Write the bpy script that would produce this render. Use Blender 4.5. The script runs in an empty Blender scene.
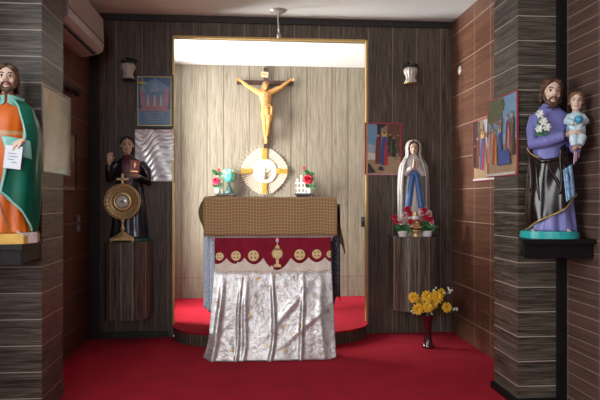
import bpy, bmesh, math, random
from mathutils import Vector, Matrix, noise
random.seed(7)
PI = math.pi
V = Vector
SC = bpy.context.scene
COL = SC.collection

# ------------------------------------------------------------------ camera frame
TH = math.atan(50/600)
EYE = 1.08
def at(px, py, Y):
    """point of the place seen at pixel (px,py) lying at depth Y in the room"""
    a = (px-300)/600
    X = Y*(math.sin(TH)+a*math.cos(TH))/(math.cos(TH)-a*math.sin(TH))
    zc = X*math.sin(TH)+Y*math.cos(TH)
    return V((X, Y, EYE+(200-py)/600*zc))

# ------------------------------------------------------------------ materials
class NT:
    def __init__(s, name):
        s.m = bpy.data.materials.new(name); s.m.use_nodes = True
        s.t = s.m.node_tree; s.b = s.t.nodes['Principled BSDF']
        s.tc = s.n('ShaderNodeTexCoord')
    def n(s, typ, **k):
        o = s.t.nodes.new(typ)
        for a, b in k.items(): setattr(o, a, b)
        return o
    def l(s, a, b): s.t.links.new(a, b)
    def math(s, op, a, b=None):
        o = s.n('ShaderNodeMath', operation=op)
        for i, x in enumerate((a, b)):
            if x is None: continue
            if isinstance(x, (int, float)): o.inputs[i].default_value = x
            else: s.l(x, o.inputs[i])
        return o.outputs[0]
    def mapped(s, scale, src='Object'):
        mp = s.n('ShaderNodeMapping'); mp.inputs['Scale'].default_value = scale
        s.l(s.tc.outputs[src], mp.inputs['Vector']); return mp.outputs[0]
    def noise(s, vec, scale, detail=3, rough=.55):
        o = s.n('ShaderNodeTexNoise'); o.inputs['Scale'].default_value = scale
        o.inputs['Detail'].default_value = detail; o.inputs['Roughness'].default_value = rough
        s.l(vec, o.inputs['Vector']); return o.outputs['Fac']
    def ramp(s, fac, stops):
        r = s.n('ShaderNodeValToRGB'); e = r.color_ramp.elements
        while len(e) < len(stops): e.new(.5)
        for i, (p, c) in enumerate(stops):
            e[i].position = p; e[i].color = (*c, 1)
        s.l(fac, r.inputs[0]); return r.outputs[0]
    def mix(s, fac, a, b):
        o = s.n('ShaderNodeMix', data_type='RGBA')
        for i, x in ((0, fac), (6, a), (7, b)):
            if isinstance(x, (int, float)): o.inputs[i].default_value = x
            elif isinstance(x, tuple): o.inputs[i].default_value = (*x, 1)
            else: s.l(x, o.inputs[i])
        return o.outputs[2]
    def bump(s, h, strength=.3, dist=.01):
        o = s.n('ShaderNodeBump'); o.inputs['Strength'].default_value = strength
        o.inputs['Distance'].default_value = dist; s.l(h, o.inputs['Height']); s.l(o.outputs[0], s.b.inputs['Normal'])
    def fin(s, col=None, rough=.5, metal=0, coat=0, spec=None):
        if col is not None:
            if isinstance(col, tuple): s.b.inputs['Base Color'].default_value = (*col, 1)
            else: s.l(col, s.b.inputs['Base Color'])
        s.b.inputs['Roughness'].default_value = rough; s.b.inputs['Metallic'].default_value = metal
        s.b.inputs['Coat Weight'].default_value = coat; s.b.inputs['Coat Roughness'].default_value = .12
        if spec is not None: s.b.inputs['Specular IOR Level'].default_value = spec
        return s.m

def mat(name, c, rough=.5, metal=0, var=.12, scale=40, coat=0, bump=0, spec=None):
    t = NT(name)
    f = t.noise(t.mapped((1, 1, 1)), scale)
    col = t.ramp(f, [(.3, tuple(x*(1-var) for x in c)), (.7, tuple(min(1, x*(1+var)) for x in c))])
    if bump: t.bump(f, bump, .003)
    return t.fin(col, rough, metal, coat, spec)

def seam(t, axis_out, period, off, w):
    fr = t.math('FRACT', t.math('ADD', t.math('DIVIDE', axis_out, period), off))
    return t.math('LESS_THAN', fr, w/period)

def wood(name, dark, light, grain, seams=(), seamcol=(.3, .28, .25), rough=.45, gscale=110, contrast=(.38, .68), broad=.25, spec=.4, along=2.2):
    t = NT(name)
    g = (gscale, gscale, along) if grain == 'z' else (along, along, gscale)
    f = t.noise(t.mapped(g), 1, 4, .65)
    g2 = (gscale*.2, gscale*.2, 1) if grain == 'z' else (1, 1, gscale*.2)
    f2 = t.noise(t.mapped(g2), 1, 2, .5)
    f = t.math('ADD', t.math('MULTIPLY', f, 1-broad), t.math('MULTIPLY', f2, broad))
    col = t.ramp(f, [(contrast[0], dark), (contrast[1], light)])
    sx = t.n('ShaderNodeSeparateXYZ'); t.l(t.tc.outputs['Object'], sx.inputs[0])
    o = {'x': sx.outputs[0], 'y': sx.outputs[1], 'z': sx.outputs[2]}
    for ax, p, off, w in seams:
        col = t.mix(seam(t, o[ax], p, off, w), col, seamcol)
    t.bump(f, .15, .004)
    return t.fin(col, rough, spec=spec)

# ------------------------------------------------------------------ mesh builder
class MB:
    def __init__(s): s.v = []; s.f = []; s.m = []; s.s = []
    def add(s, vs, fs, m=0, smooth=True):
        o = len(s.v); s.v += [V(p) for p in vs]
        for f in fs: s.f.append([i+o for i in f]); s.m.append(m); s.s.append(smooth)
        return s
    def box(s, x0, x1, y0, y1, z0, z1, m=0, bev=0, mx=None):
        if bev:
            bm = bmesh.new(); bmesh.ops.create_cube(bm, size=1)
            for v in bm.verts: v.co = V(((x0+x1)/2+v.co.x*(x1-x0), (y0+y1)/2+v.co.y*(y1-y0), (z0+z1)/2+v.co.z*(z1-z0)))
            bmesh.ops.bevel(bm, geom=bm.edges[:], offset=bev, segments=2, affect='EDGES', profile=.6)
            bm.verts.index_update()
            vs = [v.co.copy() for v in bm.verts]; fs = [[v.index for v in f.verts] for f in bm.faces]; bm.free()
        else:
            vs = [V((x, y, z)) for z in (z0, z1) for y in (y0, y1) for x in (x0, x1)]
            fs = [(0, 2, 3, 1), (4, 5, 7, 6), (0, 1, 5, 4), (2, 6, 7, 3), (0, 4, 6, 2), (1, 3, 7, 5)]
        if mx is not None: vs = [mx @ v for v in vs]
        return s.add(vs, fs, m, False)
    def rings(s, rs, m=0, closed=True, caps=True, smooth=True):
        n = len(rs[0]); vs = [p for r in rs for p in r]; fs = []
        for i in range(len(rs)-1):
            for j in range(n if closed else n-1):
                k = (j+1) % n
                fs.append((i*n+j, i*n+k, (i+1)*n+k, (i+1)*n+j))
        if caps:
            fs.append(tuple(reversed(range(n)))); fs.append(tuple(range((len(rs)-1)*n, len(rs)*n)))
        return s.add(vs, fs, m, smooth)
    def tube(s, path, rad, m=0, seg=10, flat=1.0, caps=True):
        path = [V(p) for p in path]; n = len(path)
        if isinstance(rad, (int, float)): rad = [rad]*n
        rs = []; up = None
        for i in range(n):
            d = (path[min(i+1, n-1)]-path[max(i-1, 0)]).normalized()
            if up is None:
                up = V((0, 0, 1)) if abs(d.z) < .9 else V((0, 1, 0))
            a = d.cross(up).normalized(); b = a.cross(d).normalized(); up = b
            rs.append([path[i]+(a*math.cos(2*PI*j/seg)+b*math.sin(2*PI*j/seg)*flat)*rad[i] for j in range(seg)])
        return s.rings(rs, m, caps=caps)
    def sph(s, c, r, m=0, seg=16, n=10, mx=None):
        if isinstance(r, (int, float)): r = (r, r, r)
        rs = []
        for i in range(n+1):
            t = PI*(i+.02*(i == 0)-.02*(i == n))/n
            rs.append([V((r[0]*math.sin(t)*math.cos(2*PI*j/seg), r[1]*math.sin(t)*math.sin(2*PI*j/seg), -r[2]*math.cos(t))) for j in range(seg)])
        if mx is not None: rs = [[mx @ p for p in q] for q in rs]
        c = V(c); rs = [[p+c for p in q] for q in rs]
        return s.rings(rs, m)
    def lathe(s, prof, c=(0, 0, 0), m=0, seg=28, mx=None, sy=1, fl=0, nfl=8):
        c = V(c); rs = []
        for r, z in prof:
            ring = []
            for j in range(seg):
                th = 2*PI*j/seg; q = r*(1+fl*math.cos(nfl*th))
                ring.append(V((q*math.cos(th), q*math.sin(th)*sy, z)))
            rs.append(ring)
        if mx is not None: rs = [[mx @ p for p in q] for q in rs]
        return s.rings([[p+c for p in q] for q in rs], m)
    def slab(s, poly, y0, y1, m=0, mx=None, smooth=False):
        """polygon in x,z (counter-clockwise seen from -y) extruded from y0 (front) to y1"""
        n = len(poly); vs = [V((x, y0, z)) for x, z in poly]+[V((x, y1, z)) for x, z in poly]
        if mx is not None: vs = [mx @ v for v in vs]
        s.add(vs, [tuple(range(n)), tuple(reversed(range(n, 2*n)))], m, False)
        o = len(s.v)-2*n
        for i in range(n):
            k = (i+1) % n
            s.f.append([o+i, o+n+i, o+n+k, o+k]); s.m.append(m); s.s.append(smooth)
        return s
    def sheet(s, fn, nu, nv, th=.003, m=0, matfn=None):
        """fn(u,v)->Vector ; a cloth sheet with thickness"""
        P = [[V(fn(i/nu, j/nv)) for j in range(nv+1)] for i in range(nu+1)]
        N = [[None]*(nv+1) for _ in range(nu+1)]
        for i in range(nu+1):
            for j in range(nv+1):
                du = P[min(i+1, nu)][j]-P[max(i-1, 0)][j]; dv = P[i][min(j+1, nv)]-P[i][max(j-1, 0)]
                n = du.cross(dv); N[i][j] = n.normalized() if n.length > 1e-12 else V((0, -1, 0))
        k = nv+1; q = (nu+1)*k
        vs = [P[i][j] for i in range(nu+1) for j in range(k)]+[P[i][j]-N[i][j]*th for i in range(nu+1) for j in range(k)]
        o = len(s.v); s.v += vs
        def fa(f, m_): s.f.append([o+x for x in f]); s.m.append(m_); s.s.append(True)
        for i in range(nu):
            for j in range(nv):
                mm = matfn((i+.5)/nu, (j+.5)/nv) if matfn else m
                a, b, c, d = i*k+j, (i+1)*k+j, (i+1)*k+j+1, i*k+j+1
                fa((a, b, c, d), mm); fa((a+q, d+q, c+q, b+q), mm)
        for i in range(nu):
            a, b = i*k, (i+1)*k; fa((a, a+q, b+q, b), m)
            a, b = i*k+nv, (i+1)*k+nv; fa((a, b, b+q, a+q), m)
        for j in range(nv):
            fa((j, j+1, j+1+q, j+q), m)
            a = nu*k+j; fa((a, a+q, a+1+q, a+1), m)
        return s
    def mesh(s, name, mats):
        me = bpy.data.meshes.new(name); me.from_pydata([tuple(v) for v in s.v], [], s.f)
        for x in (mats if isinstance(mats, (list, tuple)) else [mats]): me.materials.append(x)
        me.polygons.foreach_set('material_index', s.m); me.polygons.foreach_set('use_smooth', s.s)
        me.update(); return me
    def fixnormals(s, me):
        bm = bmesh.new(); bm.from_mesh(me); bmesh.ops.recalc_face_normals(bm, faces=bm.faces); bm.to_mesh(me); bm.free()
    def build(s, name, mats, parent=None, loc=None, fuse=None, smooth=2, matfn=None):
        me = s.mesh(name, mats); s.fixnormals(me)
        o = bpy.data.objects.new(name, me); COL.objects.link(o)
        if fuse:
            md = o.modifiers.new('r', 'REMESH'); md.mode = 'VOXEL'; md.voxel_size = fuse; md.use_smooth_shade = True
            if smooth:
                sm = o.modifiers.new('s', 'SMOOTH'); sm.iterations = smooth; sm.factor = .5
            dg = bpy.context.evaluated_depsgraph_get()
            nm = bpy.data.meshes.new_from_object(o.evaluated_get(dg), depsgraph=dg)
            o.modifiers.clear(); o.data = nm; nm.name = name
            bpy.data.meshes.remove(me)
            nm.materials.clear()
            for x in (mats if isinstance(mats, (list, tuple)) else [mats]): nm.materials.append(x)
            for p in nm.polygons:
                p.use_smooth = True; p.material_index = matfn(p.center) if matfn else 0
            nm.update()
        if parent: o.parent = parent
        if loc is not None: o.location = loc
        return o

def tag(o, label, cat, group=None, kind=None):
    o['label'] = label; o['category'] = cat
    if group: o['group'] = group
    if kind: o['kind'] = kind
    return o
def thing(name, label, cat, loc, rz=0, group=None):
    o = bpy.data.objects.new(name, None); COL.objects.link(o); o.empty_display_size = .05
    o.location = loc; o.rotation_euler = (0, 0, rz)
    return tag(o, label, cat, group)
def struct(mb, name, mats, label=None):
    o = mb.build(name, mats); o['kind'] = 'structure'
    return o
def circ(cx, cz, rx, rz=None, n=20, a0=0):
    rz = rz or rx
    return [(cx+rx*math.cos(a0+2*PI*i/n), cz+rz*math.sin(a0+2*PI*i/n)) for i in range(n)]

def interp(tab, z):
    """smooth interpolation of rows (z, a, b, ...)"""
    if z <= tab[0][0]: return tab[0][1:]
    if z >= tab[-1][0]: return tab[-1][1:]
    for i in range(len(tab)-1):
        if tab[i][0] <= z <= tab[i+1][0]: break
    a, b = tab[i], tab[i+1]; h = b[0]-a[0]; t = (z-a[0])/h
    p = tab[max(i-1, 0)]; q = tab[min(i+2, len(tab)-1)]
    out = []
    for k in range(1, len(a)):
        m0 = (b[k]-p[k])/(b[0]-p[0])*h; m1 = (q[k]-a[k])/(q[0]-a[0])*h
        t2, t3 = t*t, t*t*t
        out.append((2*t3-3*t2+1)*a[k]+(t3-2*t2+t)*m0+(-2*t3+3*t2)*b[k]+(t3-t2)*m1)
    return out
def lin(tab, z):
    if z <= tab[0][0]: return tab[0][1]
    for (a, b), (c, d) in zip(tab, tab[1:]):
        if a <= z <= c: return b+(d-b)*(z-a)/(c-a)
    return tab[-1][1]

# ------------------------------------------------------------------ draped bodies
class Body:
    """rows: z, cx, cy, rx, ry, fold amplitude.  angle 0 faces -y, +90 deg is +x"""
    def __init__(s, rows, nf=9, ph=0., tw=1.0): s.r = rows; s.nf = nf; s.ph = ph; s.tw = tw
    def P(s, th, z, off=0, fold=1.):
        cx, cy, rx, ry, am = interp(s.r, z)
        f = .65*math.cos(s.nf*th+s.ph+s.tw*math.sin(z*9))+.35*math.cos((s.nf*2-3)*th+2*s.ph-z*5)
        k = 1+am*f*fold
        sn, cs = math.sin(th), math.cos(th); e = .88
        return V((cx+(rx*k+off)*math.copysign(abs(sn)**e, sn), cy-(ry*k+off)*math.copysign(abs(cs)**e, cs), z))
    def loft(s, mb, nz=50, nt=72, m=0):
        z0, z1 = s.r[0][0], s.r[-1][0]
        mb.rings([[s.P(2*PI*j/nt, z0+(z1-z0)*i/nz) for j in range(nt)] for i in range(nz+1)], m)
        return mb
    def shell_z(s, mb, z0, z1, tlo, thi, off, th=.005, nz=40, nt=60, m=0, fold=1.):
        def fn(u, v):
            z = z0+(z1-z0)*v; a = math.radians(tlo(z)); b = math.radians(thi(z))
            return s.P(a+(b-a)*u, z, off, fold)
        return mb.sheet(fn, nt, nz, th, m)
    def shell_t(s, mb, t0, t1, zlo, zhi, off, th=.005, nz=40, nt=60, m=0, fold=1.):
        def fn(u, v):
            t = t0+(t1-t0)*u; a, b = zlo(t), zhi(t)
            return s.P(math.radians(t), a+(b-a)*v, off, fold)
        return mb.sheet(fn, nt, nz, th, m)

# head unit: chin to crown = 1, centred, facing -y
def tf(c, s, rx=0, rz=0, ry=0):
    return Matrix.Translation(V(c)) @ Matrix.Rotation(rz, 4, 'Z') @ Matrix.Rotation(rx, 4, 'X') @ Matrix.Rotation(ry, 4, 'Y') @ Matrix.Scale(s, 4)
def xf(mb, mx):
    mb.v = [mx @ v for v in mb.v]; return mb
def make_head(parent, c, s, skin, lip, eyew, iris, rx=0, rz=0, ry=0, neck=.55, female=False):
    mx = tf(c, s, rx, rz, ry); h = MB()
    h.sph((0, .05, .12), (.35, .43, .38)); h.sph((0, -.10, -.06), (.29, .29, .37))
    h.sph((0, -.2, -.36), (.15, .16, .13)); h.sph((.12, -.12, -.28), (.14, .17, .14)); h.sph((-.12, -.12, -.28), (.14, .17, .14))
    h.tube([(0, -.36, .1), (0, -.42, 0), (0, -.475, -.11)], [.03, .042, .06], seg=12)
    h.sph((.05, -.41, -.12), (.04, .05, .035)); h.sph((-.05, -.41, -.12), (.04, .05, .035))
    h.tube([(-.24, -.25, .1), (-.12, -.335, .125), (0, -.34, .1), (.12, -.335, .125), (.24, -.25, .1)], [.03, .05, .04, .05, .03])
    for q in (-1, 1):
        h.sph((q*.17, -.25, -.12), (.1, .1, .1)); h.sph((q*.355, .02, -.02), (.045, .09, .13))
    h.tube([(-.1, -.355, -.235), (0, -.405, -.225), (.1, -.355, -.235)], [.02, .035, .02])
    h.tube([(-.08, -.355, -.265), (0, -.395, -.272), (.08, -.355, -.265)], [.02, .035, .02])
    h.tube([(0, .06, -.25), (0, .1, -.5-neck*.6), (0, .1, -.45-neck)], [.2, .18, .2], seg=16)
    xf(h, mx); inv = mx.inverted()
    def mf(p):
        q = inv @ p
        return 1 if abs(q.x) < .085 and -.29 < q.z < -.215 and q.y < -.362 else 0
    o = h.build('head', [skin, lip], parent, fuse=s*.026, smooth=2, matfn=mf)
    e = MB()
    for q in (-1, 1):
        e.sph((q*.14, -.315, .025), (.075, .05, .04), 0); e.sph((q*.14, -.352, .022), (.034, .022, .036), 1)
        e.tube([(q*.055, -.385, .115), (q*.14, -.385, .15), (q*.23, -.31, .13)], [.016, .02, .01], 1)
        e.tube([(q*.07, -.36, .045), (q*.14, -.367, .068), (q*.215, -.32, .045)], [.011, .013, .009], 1, seg=6)
    xf(e, mx).build('eyes', [eyew, iris], o)
    return o
def make_hair(parent, c, s, m, rx=0, rz=0, ry=0, length=.75, cap=True, wave=.03, n=13, name='hair', fringe=True):
    mx = tf(c, s, rx, rz, ry); h = MB()
    h.sph((0, .11, .19), (.40, .43, .36))
    for q in (-1, 1):
        if fringe: h.tube([(q*.03, -.24, .42), (q*.2, -.25, .35), (q*.33, -.13, .14), (q*.36, -.03, -.05)], [.08, .1, .08, .06])
    for i in range(n):
        a = math.radians(-100+200*i/(n-1)); sx, cy = math.sin(a), math.cos(a)
        p = [V((sx*.31, .1+cy*.33, .25)), V((sx*.36, .1+cy*.38, .02))]
        k = 5
        for j in range(1, k+1):
            d = j/k*length
            p.append(V((sx*(.35+.08*d)+wave*math.sin(j*2+i), .1+cy*(.38+.02*d)+wave*math.cos(j*2.2+i), .02-d)))
        h.tube(p, [.07, .075]+[.07-.035*(j/k)**2 for j in range(1, k+1)], seg=8)
    return xf(h, mx).build(name, m, parent, fuse=s*.03, smooth=1)
def make_beard(parent, c, s, m, rx=0, rz=0, ry=0, long=.12):
    mx = tf(c, s, rx, rz, ry); h = MB()
    for q in (-1, 1):
        h.tube([(q*.31, -.06, -.02), (q*.3, -.12, -.2), (q*.22, -.22, -.36), (q*.08, -.31, -.44)], [.05, .07, .09, .09])
        h.tube([(0, -.43, -.19), (q*.08, -.40, -.2), (q*.15, -.33, -.27), (q*.14, -.3, -.36)], [.028, .035, .035, .04])
    for i in range(5):
        x = (i-2)*.055
        h.tube([(x, -.33, -.37), (x*.9, -.35, -.46), (x*.5, -.33, -.5-long*(1-abs(i-2)*.3))], [.05, .06, .03])
    return xf(h, mx).build('beard', m, parent, fuse=s*.026, smooth=1)
def hand_into(mb, w, d, n, L, curl=.4, side=1, spread=.1, thumb=.6):
    """palm + five unequal bent fingers. w wrist, d finger direction, n the way the palm faces, side=+-1 thumb side"""
    w = V(w); d = V(d).normalized(); n = V(n); n = (n-d*n.dot(d)).normalized(); s_ = d.cross(n)*side
    rs = []
    for t, wd, tk in ((-.15, .15, .12), (0, .16, .12), (.2, .23, .12), (.42, .25, .1), (.52, .23, .08)):
        c = w+d*t*L
        rs.append([c+s_*wd*L*math.cos(2*PI*j/14)+n*tk*L*math.sin(2*PI*j/14) for j in range(14)])
    mb.rings(rs)
    for k, (o, ln) in enumerate(((.17, .42), (.06, .48), (-.06, .45), (-.17, .35))):
        p = w+d*.46*L+s_*o*L; dirv = (d+s_*o*spread*6).normalized(); pts = [p]; ang = 0
        for seg, fr in ((0, .45), (1, .3), (2, .25)):
            ang += curl*(.7+.15*k)
            p = p+(dirv*math.cos(ang)+n*math.sin(ang))*ln*L*fr; pts.append(p)
        mb.tube(pts, [.068*L, .064*L, .056*L, .042*L], seg=8)
    p = w+d*.08*L+s_*.16*L; pts = [p]
    for a, fr in ((thumb, .22), (thumb*.75, .17), (thumb*.4, .13)):
        p = p+(d*math.cos(a)+s_*math.sin(a)*.8+n*.35).normalized()*L*fr; pts.append(p)
    mb.tube(pts, [.09*L, .08*L, .07*L, .05*L], seg=8)
    return mb
def make_hand(parent, w, d, n, L, skin, name='hand', forearm=None, **k):
    mb = MB(); hand_into(mb, w, d, n, L, **k)
    if forearm is not None: mb.tube([V(forearm), V(w)], [.17*L, .15*L], seg=12)
    return mb.build(name, skin, parent, fuse=L*.032, smooth=1)
def make_foot(mb, x, y, z, L, a=0):
    mx = Matrix.Translation(V((x, y, z))) @ Matrix.Rotation(a, 4, 'Z')
    t = MB()
    t.sph((0, .1*L, .12*L), (.17*L, .4*L, .14*L)); t.sph((0, -.25*L, .08*L), (.2*L, .25*L, .09*L))
    for i in range(5): t.sph(((i-2)*.08*L, -.5*L+.03*L*abs(i-1), .05*L), (.05*L, .09*L, .05*L))
    xf(t, mx); mb.v and None
    o = len(mb.v); mb.v += t.v; mb.f += [[i+o for i in f] for f in t.f]; mb.m += t.m; mb.s += t.s
# ------------------------------------------------------------------ flowers
def bloom(mb, c, r, axis, layers=3, np=7, m=0, mc=None, cup=.6, wid=.42):
    """a flower of curved petals: axis is the way it faces"""
    axis = V(axis).normalized(); c = V(c)
    q = axis.to_track_quat('Z', 'Y').to_matrix().to_4x4()
    for l in range(layers):
        k = 1-l*.27; up = cup*(l/(max(1, layers-1)))*1.3+.15
        for i in range(np-l):
            a = 2*PI*(i+.5*l)/(np-l)+random.uniform(-.1, .1)
            def fn(u, v, a=a, k=k, up=up):
                w = wid*math.sin(PI*(.12+.8*v))*(u-.5)*2; rad = k*v
                z = up*v*v*.8+.15*l-.12*(1-abs(u-.5)*2)*v
                p = V((rad*math.cos(a)-w*k*math.sin(a), rad*math.sin(a)+w*k*math.cos(a), z))*r
                return c+q.to_3x3() @ p
            mb.sheet(fn, 3, 4, r*.03, m)
    if mc is not None: mb.sph(c+axis*r*.12, r*.22, mc, 8, 6)
def leaf(mb, base, tip, w, m=0, droop=.0):
    base, tip = V(base), V(tip); d = tip-base
    sd = d.cross(V((0, -1, .3))).normalized()
    def fn(u, v):
        k = math.sin(PI*(.04+.96*v)**.8)*w
        return base+d*v+sd*(u-.5)*2*k+V((0, -abs(u-.5)*w*.5, -droop*v*v*d.length))
    mb.sheet(fn, 2, 6, .0008, m)
# ================================================================== materials
W_BACK = wood('dark_vertical_board', (.030, .022, .016), (.205, .155, .112), 'z', [('x', .2, .23, .0035)], (.30, .25, .2), contrast=(.42, .68), gscale=200, along=5)
W_NICHE = wood('pale_vertical_board', (.15, .128, .092), (.40, .36, .285), 'z', [('x', .42, .03, .008), ('x', .42, .64, .008), ('z', 3, .9, .004)], (.10, .085, .065), contrast=(.34, .68), gscale=170, along=5)
W_PIL = wood('striped_horizontal_board', (.024, .019, .0145), (.215, .185, .14), 'x', [('z', .13, .25, .0045)], (.42, .38, .31), contrast=(.42, .74), broad=.25, gscale=200, along=6)
W_SIDE = wood('reddish_wall_board', (.060, .025, .015), (.185, .080, .045), 'x', [('z', .25, .35, .006), ('y', .3, .65, .005)], (.34, .24, .18), contrast=(.3, .75), rough=.4)
W_SIDEF = wood('brown_slat_board', (.045, .026, .018), (.135, .082, .060), 'x', [('z', .0635, .1, .0032), ('y', .28, .3, .003)], (.30, .22, .17), contrast=(.3, .75), rough=.5)
W_PED = wood('pedestal_board', (.032, .023, .017), (.24, .185, .14), 'z', [('x', .082, .2, .004)], (.34, .29, .24), contrast=(.42, .68), gscale=180, along=5)
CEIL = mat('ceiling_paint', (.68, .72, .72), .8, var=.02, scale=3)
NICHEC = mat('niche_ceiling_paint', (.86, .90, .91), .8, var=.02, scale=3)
BLACKW = mat('black_wood', (.008, .0065, .007), .5, var=.3, spec=.2)
DARKTRIM = mat('dark_trim', (.014, .010, .009), .5, var=.2)
GOLDT = mat('gold_edge_strip', (.52, .36, .13), .35, .5, var=.1)
def carpet():
    t = NT('red_carpet')
    f = t.noise(t.mapped((1, 1, 1)), 420, 2); g = t.noise(t.mapped((1, 1, 1)), 5, 3)
    k = t.math('ADD', t.math('MULTIPLY', f, .6), t.math('MULTIPLY', g, .4))
    c = t.ramp(k, [(.35, (.29, .007, .018)), (.65, (.46, .014, .034))])
    t.bump(f, .35, .004); t.b.inputs['Sheen Weight'].default_value = .03; t.b.inputs['Sheen Tint'].default_value = (1, .45, .5, 1); return t.fin(c, .92, spec=.1)
CARPET = carpet()
DUST = mat('pale_paint', (.5, .46, .42), .7)
HALLW = mat('hall_wall_paint', (.45, .38, .31), .7, var=.05, scale=4)

# ================================================================== the room
XL, XR, XLB = -1.245, 1.65, -1.245
YB, YR, H = 4.8, -3.0, 2.535
OX0, OX1, OT = -.605, .945, 2.372
NX0, NX1, NY, NT_ = -1.0, 1.35, 6.06, 2.433
XH = -1.42
struct(MB().box(XH-.1, XR+.1, YR-.1, YB+.02, -.1, 0), 'floor', CARPET)
struct(MB().box(XH-.1, XR+.1, YR-.1, YB, H, H+.1), 'ceiling', CEIL)
b = MB().box(XL-.1, OX0, YB, YB+.1, 0, H).box(OX1, XR+.1, YB, YB+.1, 0, H).box(OX0, OX1, YB, YB+.1, OT, H)
struct(b, 'wall_back', W_BACK)
# the niche behind the opening
b = MB().box(NX0-.1, NX1+.1, NY, NY+.1, 0, NT_+.1); struct(b, 'wall_niche_back', W_NICHE)
b = MB().box(NX1, NX1+.1, YB+.1, NY, 0, NT_+.1); struct(b, 'wall_niche_right', W_NICHE)
WY0, WY1, WZ0, WZ1 = 4.95, 5.62, .6, 2.3
b = MB().box(NX0-.1, NX0, YB+.1, WY0, 0, NT_+.1).box(NX0-.1, NX0, WY1, NY, 0, NT_+.1)
b.box(NX0-.1, NX0, WY0, WY1, 0, WZ0).box(NX0-.1, NX0, WY0, WY1, WZ1, NT_+.1)
struct(b, 'wall_niche_left', W_NICHE)
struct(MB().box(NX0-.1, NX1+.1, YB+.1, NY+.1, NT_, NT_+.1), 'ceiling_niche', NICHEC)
fr = MB()
for y0, y1, z0, z1 in ((WY0, WY1, WZ0, WZ0+.04), (WY0, WY1, WZ1-.04, WZ1), (WY0, WY0+.04, WZ0+.04, WZ1-.04), (WY1-.04, WY1, WZ0+.04, WZ1-.04), (5.265, 5.305, WZ0+.04, WZ1-.04)):
    fr.box(NX0-.07, NX0-.03, y0, y1, z0, z1)
struct(fr, 'window_1', mat('white_window_frame', (.7, .7, .7), .4))
# raised platform with a curved front
PC, PA, PD, PH = .17, .775, .46, .1
edge = []
for i in range(41):
    a = PI*i/40; edge.append((PC-PA*math.cos(a), YB-PD*math.sin(a)**.9))
def plan(mb, pts, z0, z1, m=0):
    n = len(pts); vs = [V((x, y, z0)) for x, y in pts]+[V((x, y, z1)) for x, y in pts]
    fs = [tuple(reversed(range(n))), tuple(range(n, 2*n))]+[(i, (i+1) % n, n+(i+1) % n, n+i) for i in range(n)]
    return mb.add(vs, fs, m, False)
inn = [(PC+(x-PC)*.985, YB-(YB-y)*.97) for x, y in edge]
b = plan(MB(), inn+[(inn[-1][0], YB+.1), (inn[0][0], YB+.1)], 0, PH-.012)
struct(b, 'trim_platform', W_BACK)
b = plan(MB(), edge+[(OX1, YB+.001), (OX1, YB+.1), (OX0, YB+.1), (OX0, YB+.001)], PH-.012, PH)
b.box(NX0, NX1, YB+.1, NY, 0, PH)
struct(b, 'floor_platform', CARPET)
# side walls: behind the pillars and in front of them, with a window opening at the left
LW = (.2, 2.1, .8, 2.3); XH = -1.42
b = MB().box(XL-.1, XL, 3.4, YB, 0, H); struct(b, 'wall_left', W_SIDE)
b = MB().box(XH-.1, XH, LW[1], 3.4, 0, H).box(XH-.1, XH, YR, LW[0], 0, H).box(XH-.1, XH, LW[0], LW[1], 0, LW[2]).box(XH-.1, XH, LW[0], LW[1], LW[3], H)
struct(b, 'wall_hall_left', W_SIDEF)
b = MB().box(XR, XR+.1, 3.36, YB, 0, H); struct(b, 'wall_right', W_SIDE)
b = MB().box(XR, XR+.1, YR, 3.36, 0, H); struct(b, 'wall_hall_right', W_SIDEF)
RW = (-1.0, .3, .9, 2.3)
b = MB().box(XH-.1, RW[0], YR-.1, YR, 0, H).box(RW[1], XR+.1, YR-.1, YR, 0, H).box(RW[0], RW[1], YR-.1, YR, 0, RW[2]).box(RW[0], RW[1], YR-.1, YR, RW[3], H)
struct(b, 'wall_hall_rear', HALLW)
fr = MB()
for a0, a1, z0, z1 in ((LW[0], LW[1], LW[2], LW[2]+.05), (LW[0], LW[1], LW[3]-.05, LW[3]), (LW[0], LW[0]+.05, LW[2]+.05, LW[3]-.05), (LW[1]-.05, LW[1], LW[2]+.05, LW[3]-.05), (1.13, 1.17, LW[2]+.05, LW[3]-.05)):
    fr.box(XH-.07, XH-.03, a0, a1, z0, z1)
struct(fr, 'window_2', mat('hall_window_frame', (.6, .6, .6), .4))
fr = MB()
for a0, a1, z0, z1 in ((RW[0], RW[1], RW[2], RW[2]+.05), (RW[0], RW[1], RW[3]-.05, RW[3]), (RW[0], RW[0]+.05, RW[2]+.05, RW[3]-.05), (RW[1]-.05, RW[1], RW[2]+.05, RW[3]-.05), (-.37, -.33, RW[2]+.05, RW[3]-.05)):
    fr.box(a0, a1, YR-.07, YR-.03, z0, z1)
struct(fr, 'added_rear_window', bpy.data.materials['hall_window_frame'])  # unseen rear window, added to go with the fill lamp
# pillars
PL0, PL1, PLX = 3.06, 3.40, -1.025
PR0, PR1, PRX = 3.05, 3.36, 1.405
struct(MB().box(XH, PLX, PL0, PL1, 0, H), 'wall_pillar_left', W_PIL)
struct(MB().box(PRX, XR, PR0, PR1, 0, H), 'wall_pillar_right', W_PIL)
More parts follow.
